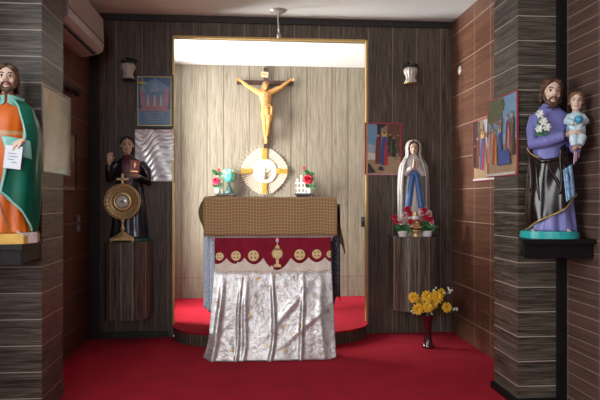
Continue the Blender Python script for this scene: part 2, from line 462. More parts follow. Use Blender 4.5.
# trims
struct(MB().box(PRX-.022, XR, PR0-.022, PR0, 0, .035).box(PRX-.022, PRX, PR0, PR1, 0, .035), 'baseboard_pillar', BLACKW)
struct(MB().box(1.613, XR, 3.008, PR0, .036, H), 'trim_corner_right', BLACKW)
struct(MB().box(XL, XL+.075, YB-.03, YB, 0, H-.05), 'dark_strip_corner_left', DARKTRIM)  # plain dark strip down the left end of the back wall
struct(MB().box(XL, XR, YB-.02, YB, H-.05, H), 'trim_ceiling', DARKTRIM)
struct(MB().box(XL+.075, OX0-.03, YB-.012, YB, 0, .05), 'baseboard_left', DARKTRIM)
g = MB(); w = .010
g.box(OX0-.004, OX0+w, YB-.012, YB+.03, PH, OT).box(OX1-w, OX1+.004, YB-.012, YB+.03, PH, OT).box(OX0+w, OX1-w, YB-.012, YB+.03, OT-w, OT+.004)
struct(g, 'trim_niche', GOLDT)
# carpet joint running towards the altar
struct(MB().box(.305, .308, 1.0, 3.95, 0, .0015), 'trim_carpet_joint', mat('carpet_joint', (.16, .008, .014), .9))

# ================================================================== daylight, added rear fill and camera
def area(name, loc, rot, sx, sy, power, col):
    d = bpy.data.lights.new(name, 'AREA'); d.shape = 'RECTANGLE'; d.size = sx; d.size_y = sy; d.energy = power; d.color = col
    o = bpy.data.objects.new(name, d); COL.objects.link(o); o.location = loc; o.rotation_euler = rot; return o
area('niche_daylight', (NX0-.75, (WY0+WY1)/2-.05, (WZ0+WZ1)/2+.15), (0, -PI/2, 0), 2.2, 1.3, 520, (1, .97, .92))
area('hall_left_daylight', (XH-.11, (LW[0]+LW[1])/2, (LW[2]+LW[3])/2), (0, -PI/2, 0), LW[3]-LW[2], LW[1]-LW[0], 88, (.97, .98, 1))
area('hall_rear_fill', ((RW[0]+RW[1])/2, YR-.11, (RW[2]+RW[3])/2), (PI/2, 0, 0), RW[1]-RW[0], RW[3]-RW[2], 62, (.97, .98, 1))  # unseen fill lamp behind the camera, added to brighten the room
wd = bpy.data.worlds.new('world'); SC.world = wd; wd.use_nodes = True
wd.node_tree.nodes['Background'].inputs[0].default_value = (.75, .85, 1, 1); wd.node_tree.nodes['Background'].inputs[1].default_value = .8
cam = bpy.data.cameras.new('camera'); cam.lens = 36; cam.sensor_width = 36; cam.clip_start = .02
co = bpy.data.objects.new('camera', cam); COL.objects.link(co); co.location = (0, 0, EYE); co.rotation_euler = (PI/2, 0, -TH); SC.camera = co
SC.view_settings.view_transform = 'Standard'; SC.view_settings.look = 'None'; SC.view_settings.exposure = .1; SC.view_settings.gamma = 1
# ================================================================== altar and its cloths
def brown_check():
    t = NT('brown_checked_cloth')
    v = t.mapped((1, 1, 1))
    sx = t.n('ShaderNodeSeparateXYZ'); t.l(v, sx.inputs[0])
    x, y, z = sx.outputs
    d = t.math('ADD', t.math('MULTIPLY', y, -1.0), z)
    a = t.math('FRACT', t.math('DIVIDE', x, .021)); b_ = t.math('FRACT', t.math('DIVIDE', d, .021))
    la = t.math('LESS_THAN', a, .22); lb = t.math('LESS_THAN', b_, .22)
    da = t.math('LESS_THAN', t.math('FRACT', t.math('DIVIDE', x, .0105)), .5); db = t.math('LESS_THAN', t.math('FRACT', t.math('DIVIDE', d, .0105)), .5)
    c = t.mix(t.math('MULTIPLY', da, db), (.34, .205, .098), (.20, .115, .05))
    c = t.mix(t.math('MAXIMUM', la, lb), c, (.40, .26, .13))
    c = t.mix(t.math('MULTIPLY', la, lb), c, (.66, .50, .31))
    return t.fin(c, .85, spec=.2)
def brocade():
    t = NT('silver_brocade')
    v = t.mapped((1, 1, 1))
    def vor(scale, feature='F1'):
        vo = t.n('ShaderNodeTexVoronoi', feature=feature); vo.inputs['Scale'].default_value = scale; t.l(v, vo.inputs['Vector']); return vo
    a = vor(17)
    ring = t.math('ABSOLUTE', t.math('SUBTRACT', t.math('ADD', a.outputs['Distance'], t.math('MULTIPLY', t.noise(v, 60, 3), .35)), .52))
    pat = t.math('LESS_THAN', ring, .10)
    leafs = t.math('GREATER_THAN', t.noise(v, 85, 3, .6), .56)
    c = t.mix(leafs, (.68, .665, .655), (.54, .525, .51))
    c = t.mix(t.math('MULTIPLY', pat, .6), c, (.44, .41, .38))
    fl = t.math('LESS_THAN', t.math('ADD', a.outputs['Distance'], t.math('MULTIPLY', t.noise(v, 70, 2), .3)), .34)
    sel = t.n('ShaderNodeSeparateColor'); t.l(a.outputs['Color'], sel.inputs[0])
    c = t.mix(t.math('MULTIPLY', fl, t.math('GREATER_THAN', sel.outputs[0], .62)), c, (.56, .37, .13))
    c = t.mix(t.math('MULTIPLY', fl, t.math('LESS_THAN', sel.outputs[0], .22)), c, (.40, .24, .19))
    t.bump(t.noise(v, 16, 3, .6), .35, .02)
    return t.fin(c, .36, .55)
def lace(name, c0, c1, s=160, rough=.7, metal=0):
    t = NT(name); v = t.mapped((1, 1, 1))
    c = t.ramp(t.noise(v, s, 3, .7), [(.42, c0), (.58, c1)])
    t.bump(t.noise(v, s, 2), .4, .004)
    return t.fin(c, rough, metal)
BROWN = brown_check(); BROC = brocade()
VELVET = mat('red_velvet', (.24, .008, .028), .75, var=.18, scale=14, spec=.2)
CREAM = lace('cream_lace', (.74, .65, .53), (.92, .86, .76))
BLUEL = lace('pale_blue_lace', (.50, .70, .86), (.90, .96, 1), 70, .6)
nt_ = BLUEL.node_tree; tr_ = nt_.nodes.new('ShaderNodeBsdfTranslucent'); mx_ = nt_.nodes.new('ShaderNodeMixShader'); mx_.inputs[0].default_value = .15
tr_.inputs['Color'].default_value = (.80, .92, 1, 1)
nt_.links.new(nt_.nodes['Principled BSDF'].outputs[0], mx_.inputs[1]); nt_.links.new(tr_.outputs[0], mx_.inputs[2]); nt_.links.new(mx_.outputs[0], nt_.nodes['Material Output'].inputs[0])
def dlace():
    t = NT('dark_blue_lace'); v = t.mapped((1, 1, 1))
    c = t.ramp(t.noise(v, 95, 3, .7), [(.58, (.022, .022, .034)), (.66, (.34, .35, .38))]); return t.fin(c, .7)
DARKL = dlace()
GREYB = lace('grey_ribbed_band', (.30, .26, .25), (.55, .5, .48), 220)
EMB = lace('gold_embroidery', (.58, .40, .13), (.95, .80, .45), 300, .4, .2)
EMBD = mat('dark_stitching', (.09, .05, .02), .7)
LILAC = mat('lilac_bead', (.72, .50, .68), .3)
TABLEW = mat('altar_timber', (.14, .07, .035), .5)

AX0, AX1, AYF, AYB, AT = -.265, .575, 4.12, 5.42, 1.092
al = thing('altar', 'altar table in front of the niche, draped in layered cloths', 'altar', ((AX0+AX1)/2, 4.49, 0))
cx = (AX0+AX1)/2
w = (AX1-AX0)/2
MB().box(-w, w, AYF-4.49, AYB-4.49, AT-.035, AT, 0, .004).build('table_top', TABLEW, al)
for sx_ in (-1, 1):
    for yy, z0 in ((AYF+.09, 0), (AYB-.06, PH)):
        MB().box(sx_*(w-.14)-.03, sx_*(w-.14)+.03, yy-4.49-.03, yy-4.49+.03, z0, AT-.035, 0, .004).build('leg', TABLEW, al)
MB().box(-w+.03, w-.03, AYF-4.49+.012, AYF-4.49+.03, .66, AT-.035).build('apron', TABLEW, al)
MB().box(-w+.005, w-.01, AYF-4.49-.012, AYF-4.49-.001, .80, .835).build('band', GREYB, al)

# brown checked cloth: top, front fall and the pointed side falls in one draped sheet
X0, X1 = AX0-.045, AX1+.022
def drape(u, v):
    x = X0+(X1-X0)*u                      # flat cloth coordinate across
    s = (AYB-AYF+.06)-(AYB-AYF+.06+.262)*v        # distance behind the front edge ( <0: front fall )
    z = AT+.006; y = AYF-.028+max(s, 0)
    if s < 0: z += s; y = AYF-.028-.004*math.sin(x*24)+.010*s*math.sin(x*11)
    X = x
    if x < X0:
        d = X0-x; z -= d*(.95 if s >= 0 else .15); X = X0-d*.12
    if x > X1:
        d = x-X1; k_ = min(1, max(0, s/.35)); X = X1+d*(.05+.20*k_); z -= d*(.96 if s >= 0 else .1); y += max(0, -s)*d*1.2
    z += .004*math.sin(x*17+s*8)*math.sin(s*11+x*3) if s > .02 else 0
    if s > 0 and x < X0+.35: z += .010*max(0, math.sin((x-X0)*13))*max(0, 1-abs(s-.1)*5)
    return (X, y, z)
cl = MB().sheet(drape, 80, 60, .003)
def flap(u, v):
    e = .5-.5*math.cos(PI*min(1, u*1.25))
    return (X1-.002+.096*v**.6*e+.006*math.sin(v*6+u*4)*u, AYF-.027+.34*u, AT+.005-.004*u-(.255+.155*e-.06*max(0, u-.8)*5)*v)
cl.sheet(flap, 24, 24, .003)
def flapl(u, v):
    e = math.sin(PI*min(1, u*.9))
    return (X0+.002-.055*e*math.sin(PI*min(1, v*1.1))**.8, AYF-.027+.42*u, AT+.005+.006*e*(1-v)-(.255-.03*u)*v)
cl.sheet(lambda u, v: flapl(1-u, v), 24, 24, .003)
cl = cl.build('altar_cloth', BROWN)
tag(cl, 'brown checked cloth draped over the altar top with falling corners', 'cloth')

# red velvet superfrontal with cream lace
FX0, FX1, FY = -.238, .556, AYF-.0165
def fx(px): return at(px, 250, FY).x
def fz(py): return EYE+(200-py)/600*4.10
sc = [(215.2, 226.5, 263.3), (226.5, 244.5, 263.5), (244.5, 263, 264), (263, 290.5, 270), (290.5, 308.5, 263.5), (308.5, 325, 262.5), (325, 331.2, 262)]
def hem(px):
    for a, c, low in sc:
        if a <= px <= c or (px < a and a == sc[0][0]) or (px > c and c == sc[-1][1]):
            if a == sc[0][0]: t = .35+.65*(px-a)/(c-a)
            elif a == sc[-1][0]: t = .5*(px-a)/(c-a)
            else: t = (px-a)/(c-a)
            t = min(max(t, 0), 1); cusp = 256.8
            return cusp+(low-cusp)*math.sin(PI*t)**.75
sf = thing('altar_frontlet', 'dark red velvet frontlet with gold crosses above the silver altar cloth', 'cloth', (fx(273), FY, fz(250)))
O = V(sf.location)
def red(u, v):
    px = 215.2+116*u; z0 = fz(237.6); z1 = fz(hem(px))
    x = FX0+(FX1-FX0)*u
    return V((x, FY-.001-.003*math.sin(x*26)*v, z0+(z1-z0)*v))-O
MB().sheet(red, 116, 10, .002).build('velvet_panel', VELVET, sf)
def lac(u, v):
    px = 215.2+116*u; z0 = fz(250); z1 = fz(273.0-1.6*abs(math.sin(PI*(px-226.5)/18)))
    x = FX0+(FX1-FX0)*u+.002
    return V((x, FY+.0035-.004*math.sin(x*55)*v, z0+(z1-z0)*v))-O
MB().sheet(lac, 116, 10, .002).build('lace_border', CREAM, sf)
fg = MB()
for i in range(76):
    x = FX0+.006+(FX1-FX0-.012)*i/75; z = fz(272.4-1.4*abs(math.sin(PI*(215.2+116*i/75-226.5)/18)))
    fg.tube([(x-O.x, FY-.002-O.y, z-O.z), (x-O.x, FY-.004-O.y, z-.017-O.z)], [.003, .0022], seg=5)
fg.build('fringe', CREAM, sf)
for px, py, r in ((219.6, 256, 4.0), (236, 255.5, 4.8), (253.4, 255.5, 5.4), (299.6, 254.8, 5.4), (316.6, 254.3, 4.7), (330.0, 254.5, 3.6)):
    c = V((fx(px), FY-.007, fz(py)))-O; r = r/600*4.1
    a = 2*PI
    m_ = MB()
    poly = circ(c.x, c.z, r)
    if px > 329: poly = [(x, z) for x, z in poly if x <= c.x+.002]
    m_.slab(poly, c.y-.001, c.y+.0015, 0)
    for k in range(4):
        b0 = PI/4+k*PI/2
        if px > 329 and math.cos(b0) > 0: continue
        m_.slab([(c.x+q*math.cos(b0+s_)*r, c.z+q*math.sin(b0+s_)*r) for q, s_ in ((.25, 0), (.72, -.28), (.62, 0), (.72, .28))], c.y-.0016, c.y-.0008, 1)
    for k in range(4):
        b0 = k*PI/2
        if px > 329 and math.cos(b0) > .5: continue
        m_.slab([(c.x+q*math.cos(b0+s_)*r, c.z+q*math.sin(b0+s_)*r) for q, s_ in ((.15, -.5), (.86, -.33), (.86, .33), (.15, .5))], c.y-.0019, c.y-.001, 0)
    m_.build('gold_cross_roundel', [EMB, EMBD], sf)
c = V((fx(277.3), FY-.0075, 0))-O
def q(px, py): return (fx(px)-O.x, fz(py)-O.z)
m_ = MB()
star = []
for k in range(32):
    r = (6.1 if k % 2 == 0 else 4.4)/600*4.1; star.append((fx(277.3)-O.x+r*math.cos(2*PI*k/32), fz(253.6)-O.z+r*math.sin(2*PI*k/32)))
m_.slab(star, c.y-.002, c.y+.001)
m_.slab(circ(fx(277.3)-O.x, fz(253.6)-O.z, .022), c.y-.0035, c.y-.002); 
m_.slab([q(274.6, 250), q(280, 250), q(279.3, 246.4), q(278.2, 245.6), q(277.3, 242.6), q(276.4, 245.6), q(275.3, 246.4)], c.y-.002, c.y+.001)
m_.slab([q(273.5, 267), q(281.2, 267), q(280.6, 264.5), q(278.4, 263.5), q(278.8, 260.8), q(278.2, 258.5), q(276.4, 258.5), q(275.8, 260.8), q(276.2, 263.5), q(274.1, 264.5)], c.y-.002, c.y+.001)
em = m_.build('gold_monstrance_emblem', EMB, sf)
m_ = MB(); x, z = q(277.3, 240.4); m_.sph((x, c.y, z), (.011, .004, .017)); m_.build('lilac_bead', LILAC, em)

# silver brocade frontal that falls to the floor
CREASE = [(.07, .022, .016, 0), (.235, .012, .012, 0), (.285, .018, .010, 0), (.50, .014, .020, .0), (.74, .016, .014, 0), (.90, .03, .010, 0)]
def silver(u, v):
    k = max(0, v-.07)**1.25*1.09; fl = max(0, v-.72)/.28; o = min(1, max(0, v-.11)*3)
    x = -.240+.800*u; xl = -.240-.045*v-.030*fl*fl; xr = .560+.020*v
    x = xl+(xr-xl)*u
    y = AYF-.0055-.095*k
    for u0, wd, am, _ in CREASE: y -= am*o*math.exp(-((u-u0-.012*math.sin(v*5+u0*9))/wd)**2)
    y -= o*.010*(math.sin(u*7+v*3+.5)+.6*math.sin(u*13-v*5))*.6+.010*o
    d = (u-.76)*.8+(v-.30)*.55                       # crumple running down to the left from the upper right
    y -= o*.014*math.exp(-(d/.03)**2)*max(0, 1-abs(v-.45)*2.4)
    d = (u-.80)*.8+(v-.62)*.75
    y -= o*.010*math.exp(-(d/.025)**2)*max(0, 1-abs(v-.62)*3.2)
    d = (u-.10)*.8-(v-.70)*.35
    y -= o*.016*math.exp(-(d/.04)**2)*fl
    y += .055*fl*math.exp(-((u+.01)/.06)**2)
    z = .665-(.665-.006)*v+.018*fl*math.exp(-(u/.04)**2)+.012*fl*math.exp(-((1-u)/.03)**2)
    return (x, y, z)
cl = MB().sheet(silver, 150, 70, .0025).build('altar_frontal', BROC)
tag(cl, 'silver brocade cloth hanging from the altar front to the red floor', 'cloth')
# pale blue underlayer seen at both sides of the silver cloth
cl = MB().sheet(lambda u, v: (-.318+.092*u, AYF+.034+.010*math.sin(u*15)*min(1, v*3), AT-.04-(AT-.04-(.335-.05*math.floor(u*2.99)/2))*v), 30, 30, .002)
cl = cl.build('side_cloth', BLUEL)
tag(cl, 'pale blue lace cloth hanging at the left end of the altar', 'cloth')
cl = MB().sheet(lambda u, v: (.500+.126*u, AYF+.034+.010*math.sin(u*19)*min(1, v*3), .845-(.845-(.36+.05*math.sin(u*9)))*v), 30, 30, .002)
cl.sheet(lambda u, v: (.626+.012*math.sin(u*40)*v*.6, AYF+.034+(AYB-AYF-.06)*u, AT-.04-(AT-.04-.37-.03*math.sin(u*9))*v), 60, 12, .002)  # unseen side panel, added to block window light passing under the altar
cl = cl.build('side_cloth', DARKL)
tag(cl, 'dark speckled lace cloth hanging at the right end of the altar', 'cloth')
cl = MB().sheet(lambda u, v: (.505+.075*u, AYF-.006+.003*math.sin(u*9), .85-(.055+.03*math.sin(u*5))*v), 12, 8, .002).build('side_cloth', BLUEL)
tag(cl, 'small pale blue cloth tip peeping out below the brown cloth at right', 'cloth')

# ================================================================== crucifix and medallion on the niche wall
CROSSW = wood('cross_timber', (.035, .014, .012), (.11, .05, .04), 'z', rough=.45)
CORPUS = mat('gilded_figure', (.52, .275, .085), .42, .12, var=.2, scale=30)
CORPD = mat('figure_hair', (.30, .15, .05), .5)
PLQ = mat('plaque_cream', (.62, .48, .30), .5)
INK = mat('dark_ink', (.03, .02, .02), .6)
k = 6.04/600
cr = thing('crucifix', 'dark wooden crucifix with a gilded figure on the pale niche wall', 'crucifix', at(265.7, 84, NY-.022))
O = V(cr.location)
def L(px, py, dy=0):
    p = at(px, py, NY-.022); return V((p.x-O.x, dy, p.z-O.z))
b = MB()
def beam(p0, p1, hw, d0, d1):
    x0, x1 = sorted((p0.x, p1.x)); z0, z1 = sorted((p0.z, p1.z)); return (x0, x1, z0, z1)
t0, t1 = L(263.6, 68), L(268, 148.4)
b.box(t0.x, t1.x, -.018, .022, t1.z, t0.z, 0, .002); b.build('upright_beam', CROSSW, cr)
h0, h1 = L(236.8, 80.3), L(293.3, 85.2)
MB().box(h0.x, h1.x, -.022, .016, h1.z, h0.z, 0, .002).build('cross_beam', CROSSW, cr)
pq = MB().box(-.036, .036, -.005, .005, -.028, .028, 0, .002).build('plaque', PLQ, cr, L(264.6, 75.2, -.028)); pq.rotation_euler = (0, R if False else math.radians(4), 0)
def text(body, size, name, m, parent, loc, rot=(PI/2, 0, 0), ext=.0006, align='CENTER'):
    cu = bpy.data.curves.new(name, 'FONT'); cu.body = body; cu.size = size; cu.extrude = ext; cu.align_x = align; cu.align_y = 'CENTER'
    to = bpy.data.objects.new(name, cu); COL.objects.link(to)
    dg = bpy.context.evaluated_depsgraph_get(); me = bpy.data.meshes.new_from_object(to.evaluated_get(dg), depsgraph=dg)
    bpy.data.objects.remove(to); me.name = name; me.materials.clear(); me.materials.append(m)
    o = bpy.data.objects.new(name, me); COL.objects.link(o); o.parent = parent; o.location = loc; o.rotation_euler = rot
    return o
text('INRI', .026, 'inscription', INK, pq, (0, -.006, 0))
f = MB(); y = -.065
sh_l, sh_r = L(258.3, 93.5, y), L(271.3, 93.5, y)
hd_l, hd_r = L(241.3, 81.8, -.045), L(289.3, 81.8, -.045)
ch = L(265, 95, y-.005); wst = L(265.6, 105, y); hip = L(267, 111, y)
f.tube([L(265, 91.5, y), ch, L(265.2, 100, y-.01), wst, hip, L(266.8, 115.5, y)], [.034, .066, .060, .046, .055, .042], seg=18, flat=.72)
for sh, hd in ((sh_l, hd_l), (sh_r, hd_r)):
    el = sh.lerp(hd, .52)+V((0, -.008, -.012))
    f.tube([ch.lerp(sh, .4), sh, sh.lerp(el, .5)+V((0, 0, .004)), el, el.lerp(hd, .5), hd], [.034, .031, .027, .021, .020, .012], seg=12)
kl, kr = L(264.6, 125, y-.045), L(268.2, 124, y-.05)
f.tube([L(264.9, 113, y), kl.lerp(L(264.9, 113, y), .5), kl, L(265.2, 132, y-.01), L(265.6, 139.5, y+.02)], [.038, .036, .026, .025, .015], seg=12)
f.tube([L(268.8, 113, y), kr.lerp(L(268.8, 113, y), .5), kr, L(267.3, 132, y-.015), L(266.3, 139.5, y+.015)], [.038, .036, .026, .025, .015], seg=12)
f.tube([L(265.6, 139, y+.02), L(265.4, 144.5, y-.02)], [.016, .012], flat=.7); f.tube([L(266.4, 139, y+.012), L(266.3, 144, y-.032)], [.016, .012], flat=.7)
f.tube([L(265, 93, y), L(265.2, 89, y-.02)], [.022, .022])
f.sph(L(264.3, 97.6, y-.05), (.022, .015, .012)); f.sph(L(266.5, 97.6, y-.05), (.022, .015, .012))
for sgn, hd in ((-1, hd_l), (1, hd_r)): hand_into(f, hd, (sgn*.9, 0, .35), (0, -1, 0), .06, curl=.35, side=-sgn, thumb=.7)
co_ = f.build('figure', CORPUS, cr, fuse=.0042, smooth=2)
hc = L(265.3, 88.0, y-.03)
make_head(co_, hc, .085, CORPUS, CORPD, CORPUS, CORPD, rx=.45, rz=.25, ry=.12, neck=.1)
make_hair(co_, hc, .085, CORPD, rx=.45, rz=.25, ry=.12, length=.55, n=9)
make_beard(co_, hc, .085, CORPD, rx=.45, rz=.25, ry=.12)
B = Body([(L(0, 116).z, hip.x, y, .058, .050, .10), (L(0, 111).z, hip.x, y, .062, .054, .10), (L(0, 105.5).z, hip.x-.004, y, .050, .044, .05)], nf=7)
m_ = MB(); B.loft(m_, 14, 40)
m_.tube([L(269.5, 106.5, y-.04), L(271.8, 110, y-.05), L(271.4, 115, y-.04), L(272, 117.5, y-.04)], [.014, .024, .018, .006], seg=8, flat=.6)
m_.tube([L(262, 107, y-.04), L(266.5, 109, y-.062), L(271, 107.5, y-.045)], [.010, .013, .010], seg=8)
m_.build('loincloth', CORPUS, co_)

MEDW = mat('ivory_paint', (.76, .69, .56), .45)
MEDS = mat('medal_dark_slots', (.30, .24, .18), .6)  # darker tone between the rays and on the relief marks
MEDG = lace('gilded_relief', (.42, .25, .03), (.80, .54, .12), 120, .35, .45)
md = thing('sunburst_medallion', 'round ivory sunburst medallion with gold cross arms below the crucifix', 'medallion', at(264.3, 171.2, NY-.012))
r = 22.6*k
n_ = 60; fan = []
for i in range(n_):
    a0 = 2*PI*i/n_; a1 = a0+2*PI/n_*.66; rr = r*(1+.03*math.cos(i*PI/7.5))
    fan.append([(.09*math.cos(a0+.02), .09*math.sin(a0+.02)), (rr*math.cos(a0), rr*math.sin(a0)), (rr*math.cos(a1), rr*math.sin(a1)), (.09*math.cos(a1-.02), .09*math.sin(a1-.02))])
b = MB()
for p in fan: b.slab(p, -.010, -.002)
b.build('ray_ring', MEDW, md)
b = MB().slab(circ(0, 0, r*.97, n=60), -.002, .013)
for i in range(40):
    a = 2*PI*(i+.5)/40; b.tube([(r*.94*math.cos(a), 0, r*.94*math.sin(a)), (r*1.2*math.cos(a), 0, r*1.2*math.sin(a))], [.0014, .0008], m=1, seg=5)
b.build('back_disc', [MEDS, MEDW], md)
b = MB().slab(circ(0, 0, 12.2*k, n=40), -.019, -.002)
for i in range(40):
    a, a2 = 2*PI*i/40, 2*PI*(i+1)/40; rr = 12*k
    b.tube([(rr*math.cos(a), -.019, rr*math.sin(a)), (rr*math.cos(a2), -.019, rr*math.sin(a2))], .004, seg=6)
b.build('centre_disc', MEDW, md)
for a in range(4):
    b = MB(); mx = Matrix.Rotation(a*PI/2, 4, 'Y'); l0 = .115; l1 = (.232, .235, .225, .235)[a]
    b.slab([(-.024, l0), (.024, l0), (.028, l1), (-.028, l1)], -.024, -.004, 0, mx)
    for j in range(4):
        z = l0+.012+(l1-l0-.02)*j/3.4
        b.slab([(-.016, z), (.016, z), (.016, z+.014), (-.016, z+.014)], -.029, -.023, 0, mx)
    b.build('gold_cross_arm', MEDG, md)
b = MB()   # small robed figure with raised arms and rays over its head
b.tube([(0, -.022, -.085), (0, -.026, -.03), (0, -.024, .012)], [.022, .017, .012], seg=10); b.sph((0, -.026, .028), .013)
for s_ in (-1, 1):
    b.tube([(0, -.024, .004), (s_*.03, -.026, -.012), (s_*.06, -.024, .018)], [.009, .008, .005], seg=8)
    b.tube([(s_*.03, -.02, -.06), (s_*.075, -.02, -.015)], [.007, .004], seg=6)
b.build('relief_figure', MEDW, md)
for i in range(7):
    a = math.radians(30+20*i); MB().slab([(.055*math.cos(a-.06), .055*math.sin(a-.06)), (.096*math.cos(a), .096*math.sin(a)), (.055*math.cos(a+.06), .055*math.sin(a+.06))], -.021, -.0185).build('dark_ray', MEDS, md)
MB().tube([(0, -.044, -.08), (0, -.046, -.01)], [.006, .004], seg=6).build('dark_sash', MEDS, md)

# ================================================================== little wall shelves with goblet, cross and roses
SHELF = mat('dark_slate_shelf', (.045, .055, .06), .35)
LEAFM = mat('leaf_green', (.035, .16, .05), .5, var=.4)
ROSER = mat('red_petals', (.50, .012, .035), .5, var=.25)
ROSEP = mat('pink_petals', (.62, .05, .13), .5, var=.25)
WHITEP = mat('white_porcelain', (.78, .77, .74), .25, var=.03)
TEAL = NT('teal_glass')
_f = TEAL.noise(TEAL.mapped((1, 1, 1)), 60, 3)
TEAL = TEAL.fin(TEAL.ramp(_f, [(.35, (.02, .42, .33)), (.55, (.10, .62, .50)), (.72, (.55, .85, .72))]), .12, coat=.6)
GREENM = mat('dark_green_foot', (.05, .13, .11), .3)
GOLDB = mat('antique_gold', (.55, .38, .13), .3, .75, var=.2)
def wall_shelf(px0, px1, py, label):
    y0, y1 = NY-.16, NY
    p0, p1 = at(px0, py, y0), at(px1, py, y0); c = (p0+p1)/2; hw = (p1.x-p0.x)/2
    s_ = thing('wall_shelf', label, 'shelf', (c.x, NY, p0.z), group=None)
    MB().box(-hw, hw, -.16, 0, -.018, 0, 0, .004).build('board', SHELF, s_)
    for q_ in (-1, 1):
        MB().lathe([(.006, -.034), (.011, -.03), (.011, -.022), (.007, -.018)], (q_*hw*.82, -.13, 0)).build('foot', SHELF, s_)
        MB().slab([(q_*hw*.7-.006, -.05), (q_*hw*.7+.006, -.05), (q_*hw*.7+.006, -.018), (q_*hw*.7-.006, -.018)], -.09, -.001).build('bracket', SHELF, s_)
    return c.x, NY-.16, p0.z
xa, ya, za = wall_shelf(214.8, 235.8, 193.2, 'small dark shelf under the teal goblet on the pale niche wall')
xb, yb, zb = wall_shelf(295, 314.2, 193.2, 'small dark shelf under the white cross on the pale niche wall')
g = thing('goblet', 'teal glass goblet on a dark flared foot above the altar', 'goblet', at(229.0, 193.0, ya+.07)); g.location.z = za
MB().lathe([(.052, 0), (.054, .006), (.034, .03), (.018, .07), (.012, .095), (.014, .104), (.024, .108)]).build('foot', GREENM, g)
MB().lathe([(.012, .106), (.035, .112), (.056, .14), (.062, .175), (.060, .21), (.056, .235), (.052, .234), (.055, .2), (.057, .17), (.05, .14), (.03, .12), (.004, .114)]).build('bowl', TEAL, g)
b = MB()
for i in range(14):
    a = 2*PI*i/14; b.sph((.062*math.cos(a), .062*math.sin(a), .205+.012*math.sin(i*1.7)), (.008, .008, .010), seg=8, n=6)
b.build('rim_ornament', GOLDB, g)
def rose_pot(px, label, z, y, sx_, big):
    t = thing('potted_rose', label, 'potted flower', (at(px, 193, y).x, y, z))
    MB().lathe([(.022, 0), (.024, .003), (.030, .045), (.032, .052), (.028, .052), (.024, .04), (.002, .04)]).build('pot', WHITEP, t)
    st = MB(); tops = [(sx_*-.012, -.03, .118)] if not big else [(-.018, -.03, .135)]
    tip = V(tops[0]); st.tube([(0, 0, .04), (sx_*.01, -.01, .08), tip], .003, seg=6)
    up = V((sx_*.012, -.005, .225)) if not big else V((-.055, 0, .25))
    st.tube([(0, 0, .04), V((sx_*.02, 0, .13)), up], .0025, seg=6)
    st.build('stem', LEAFM, t)
    lf = MB()
    for a, c_ in (((.01, 0, .06), (.055, -.02, .10)), ((0, 0, .07), (-.05, -.02, .085)), ((0, 0, .18), (-.055, -.01, .235)), ((.005, 0, .19), (.05, 0, .2)), ((0, 0, .05), (.05, -.03, .05)), ((0, 0, .15), (.045, -.02, .15)), ((0, 0, .2), (-.03, -.02, .2))):
        leaf(lf, (a[0]*sx_, a[1], a[2]), (c_[0]*sx_, c_[1], c_[2]), .024)
    lf.build('leaves', LEAFM, t)
    b_ = MB(); bloom(b_, tip+V((0, -.01, 0)), .052 if big else .042, (-.1, -1, .35), 4, 7, cup=1.1, wid=.6); b_.sph(tip+V((0, -.008, 0)), .018, 0, 10, 8)
    b_.build('bloom', ROSER if big else ROSEP, t)
    b_ = MB(); bloom(b_, up, .018, (0, -1, .6), 2, 5, cup=1.2); b_.sph(up, .010, 0, 8, 6); b_.build('bud', ROSER, t)
    return t
rose_pot(217.6, 'pink rose in a tiny white pot left of the teal goblet', za, ya+.05, 1, False)
rose_pot(309.6, 'red rose in a tiny white pot right of the white openwork cross', zb, yb+.05, 1, True)
wc = thing('openwork_cross', 'white openwork cross stand on the small shelf above the altar', 'cross', (at(301.2, 193, yb+.08).x, yb+.08, zb))
b = MB().box(-.05, .05, -.02, .02, 0, .014, 0, .003); b.build('foot', WHITEP, wc)
b = MB()
b.box(-.009, .009, -.006, .006, .014, .165, 0, .002).box(-.045, .045, -.006, .006, .095, .112, 0, .002).box(-.042, .042, -.006, .006, .045, .058, 0, .002)
for x in (-.036, .036): b.box(x-.006, x+.006, -.006, .006, .014, .13, 0, .002)
for x, z in ((0, .17), (-.048, .103), (.048, .103), (-.036, .135), (.036, .135), (-.045, .052), (.045, .052)): b.sph((x, 0, z), (.012, .008, .012), 0, 10, 8)
b.build('openwork', WHITEP, wc)
# ================================================================== statues
SKIN = mat('painted_skin', (.68, .50, .38), .45, var=.04, scale=20, coat=.1)
SKIND = mat('weathered_skin', (.64, .47, .35), .45, var=.05, scale=20)
LIP = mat('painted_lips', (.46, .22, .16), .45, var=.05)
EYEW = mat('eye_white', (.70, .68, .62), .3, var=.02)
IRIS = mat('dark_eye_paint', (.03, .018, .012), .35, var=.1)
HAIRB = mat('brown_hair_paint', (.075, .034, .016), .45, var=.3, scale=60, bump=.4)
HAIRD = mat('dark_hair_paint', (.025, .014, .010), .45, var=.3, scale=60, bump=.4)
HAIRG = mat('light_brown_hair_paint', (.15, .075, .03), .45, var=.3, scale=60)
ORANGE = mat('orange_robe_paint', (.58, .120, .010), .42, var=.15, scale=9, coat=.08, spec=.3)
GREEN = mat('green_cloak_paint', (.002, .105, .062), .36, var=.25, scale=9, coat=.06, spec=.25)
AQUA = mat('aqua_trim_paint', (.20, .50, .43), .35, var=.1, coat=.2)
TAN = mat('tan_belt_paint', (.48, .27, .12), .4)
YELB = mat('yellow_base_paint', (.56, .33, .05), .4, var=.15, scale=20)
GREYW = mat('chipped_plaster', (.62, .60, .56), .6, var=.2)
PAPER = mat('pale_blue_page', (.62, .68, .72), .5, var=.03)
SILV = mat('silver_rod', (.55, .53, .5), .3, .7)
LAV = mat('lavender_robe_paint', (.17, .175, .43), .42, var=.12, scale=9, coat=.12, spec=.35)
DBROWN = mat('dark_brown_cloak_paint', (.013, .0065, .006), .2, var=.3, scale=9, coat=.15, spec=.35)
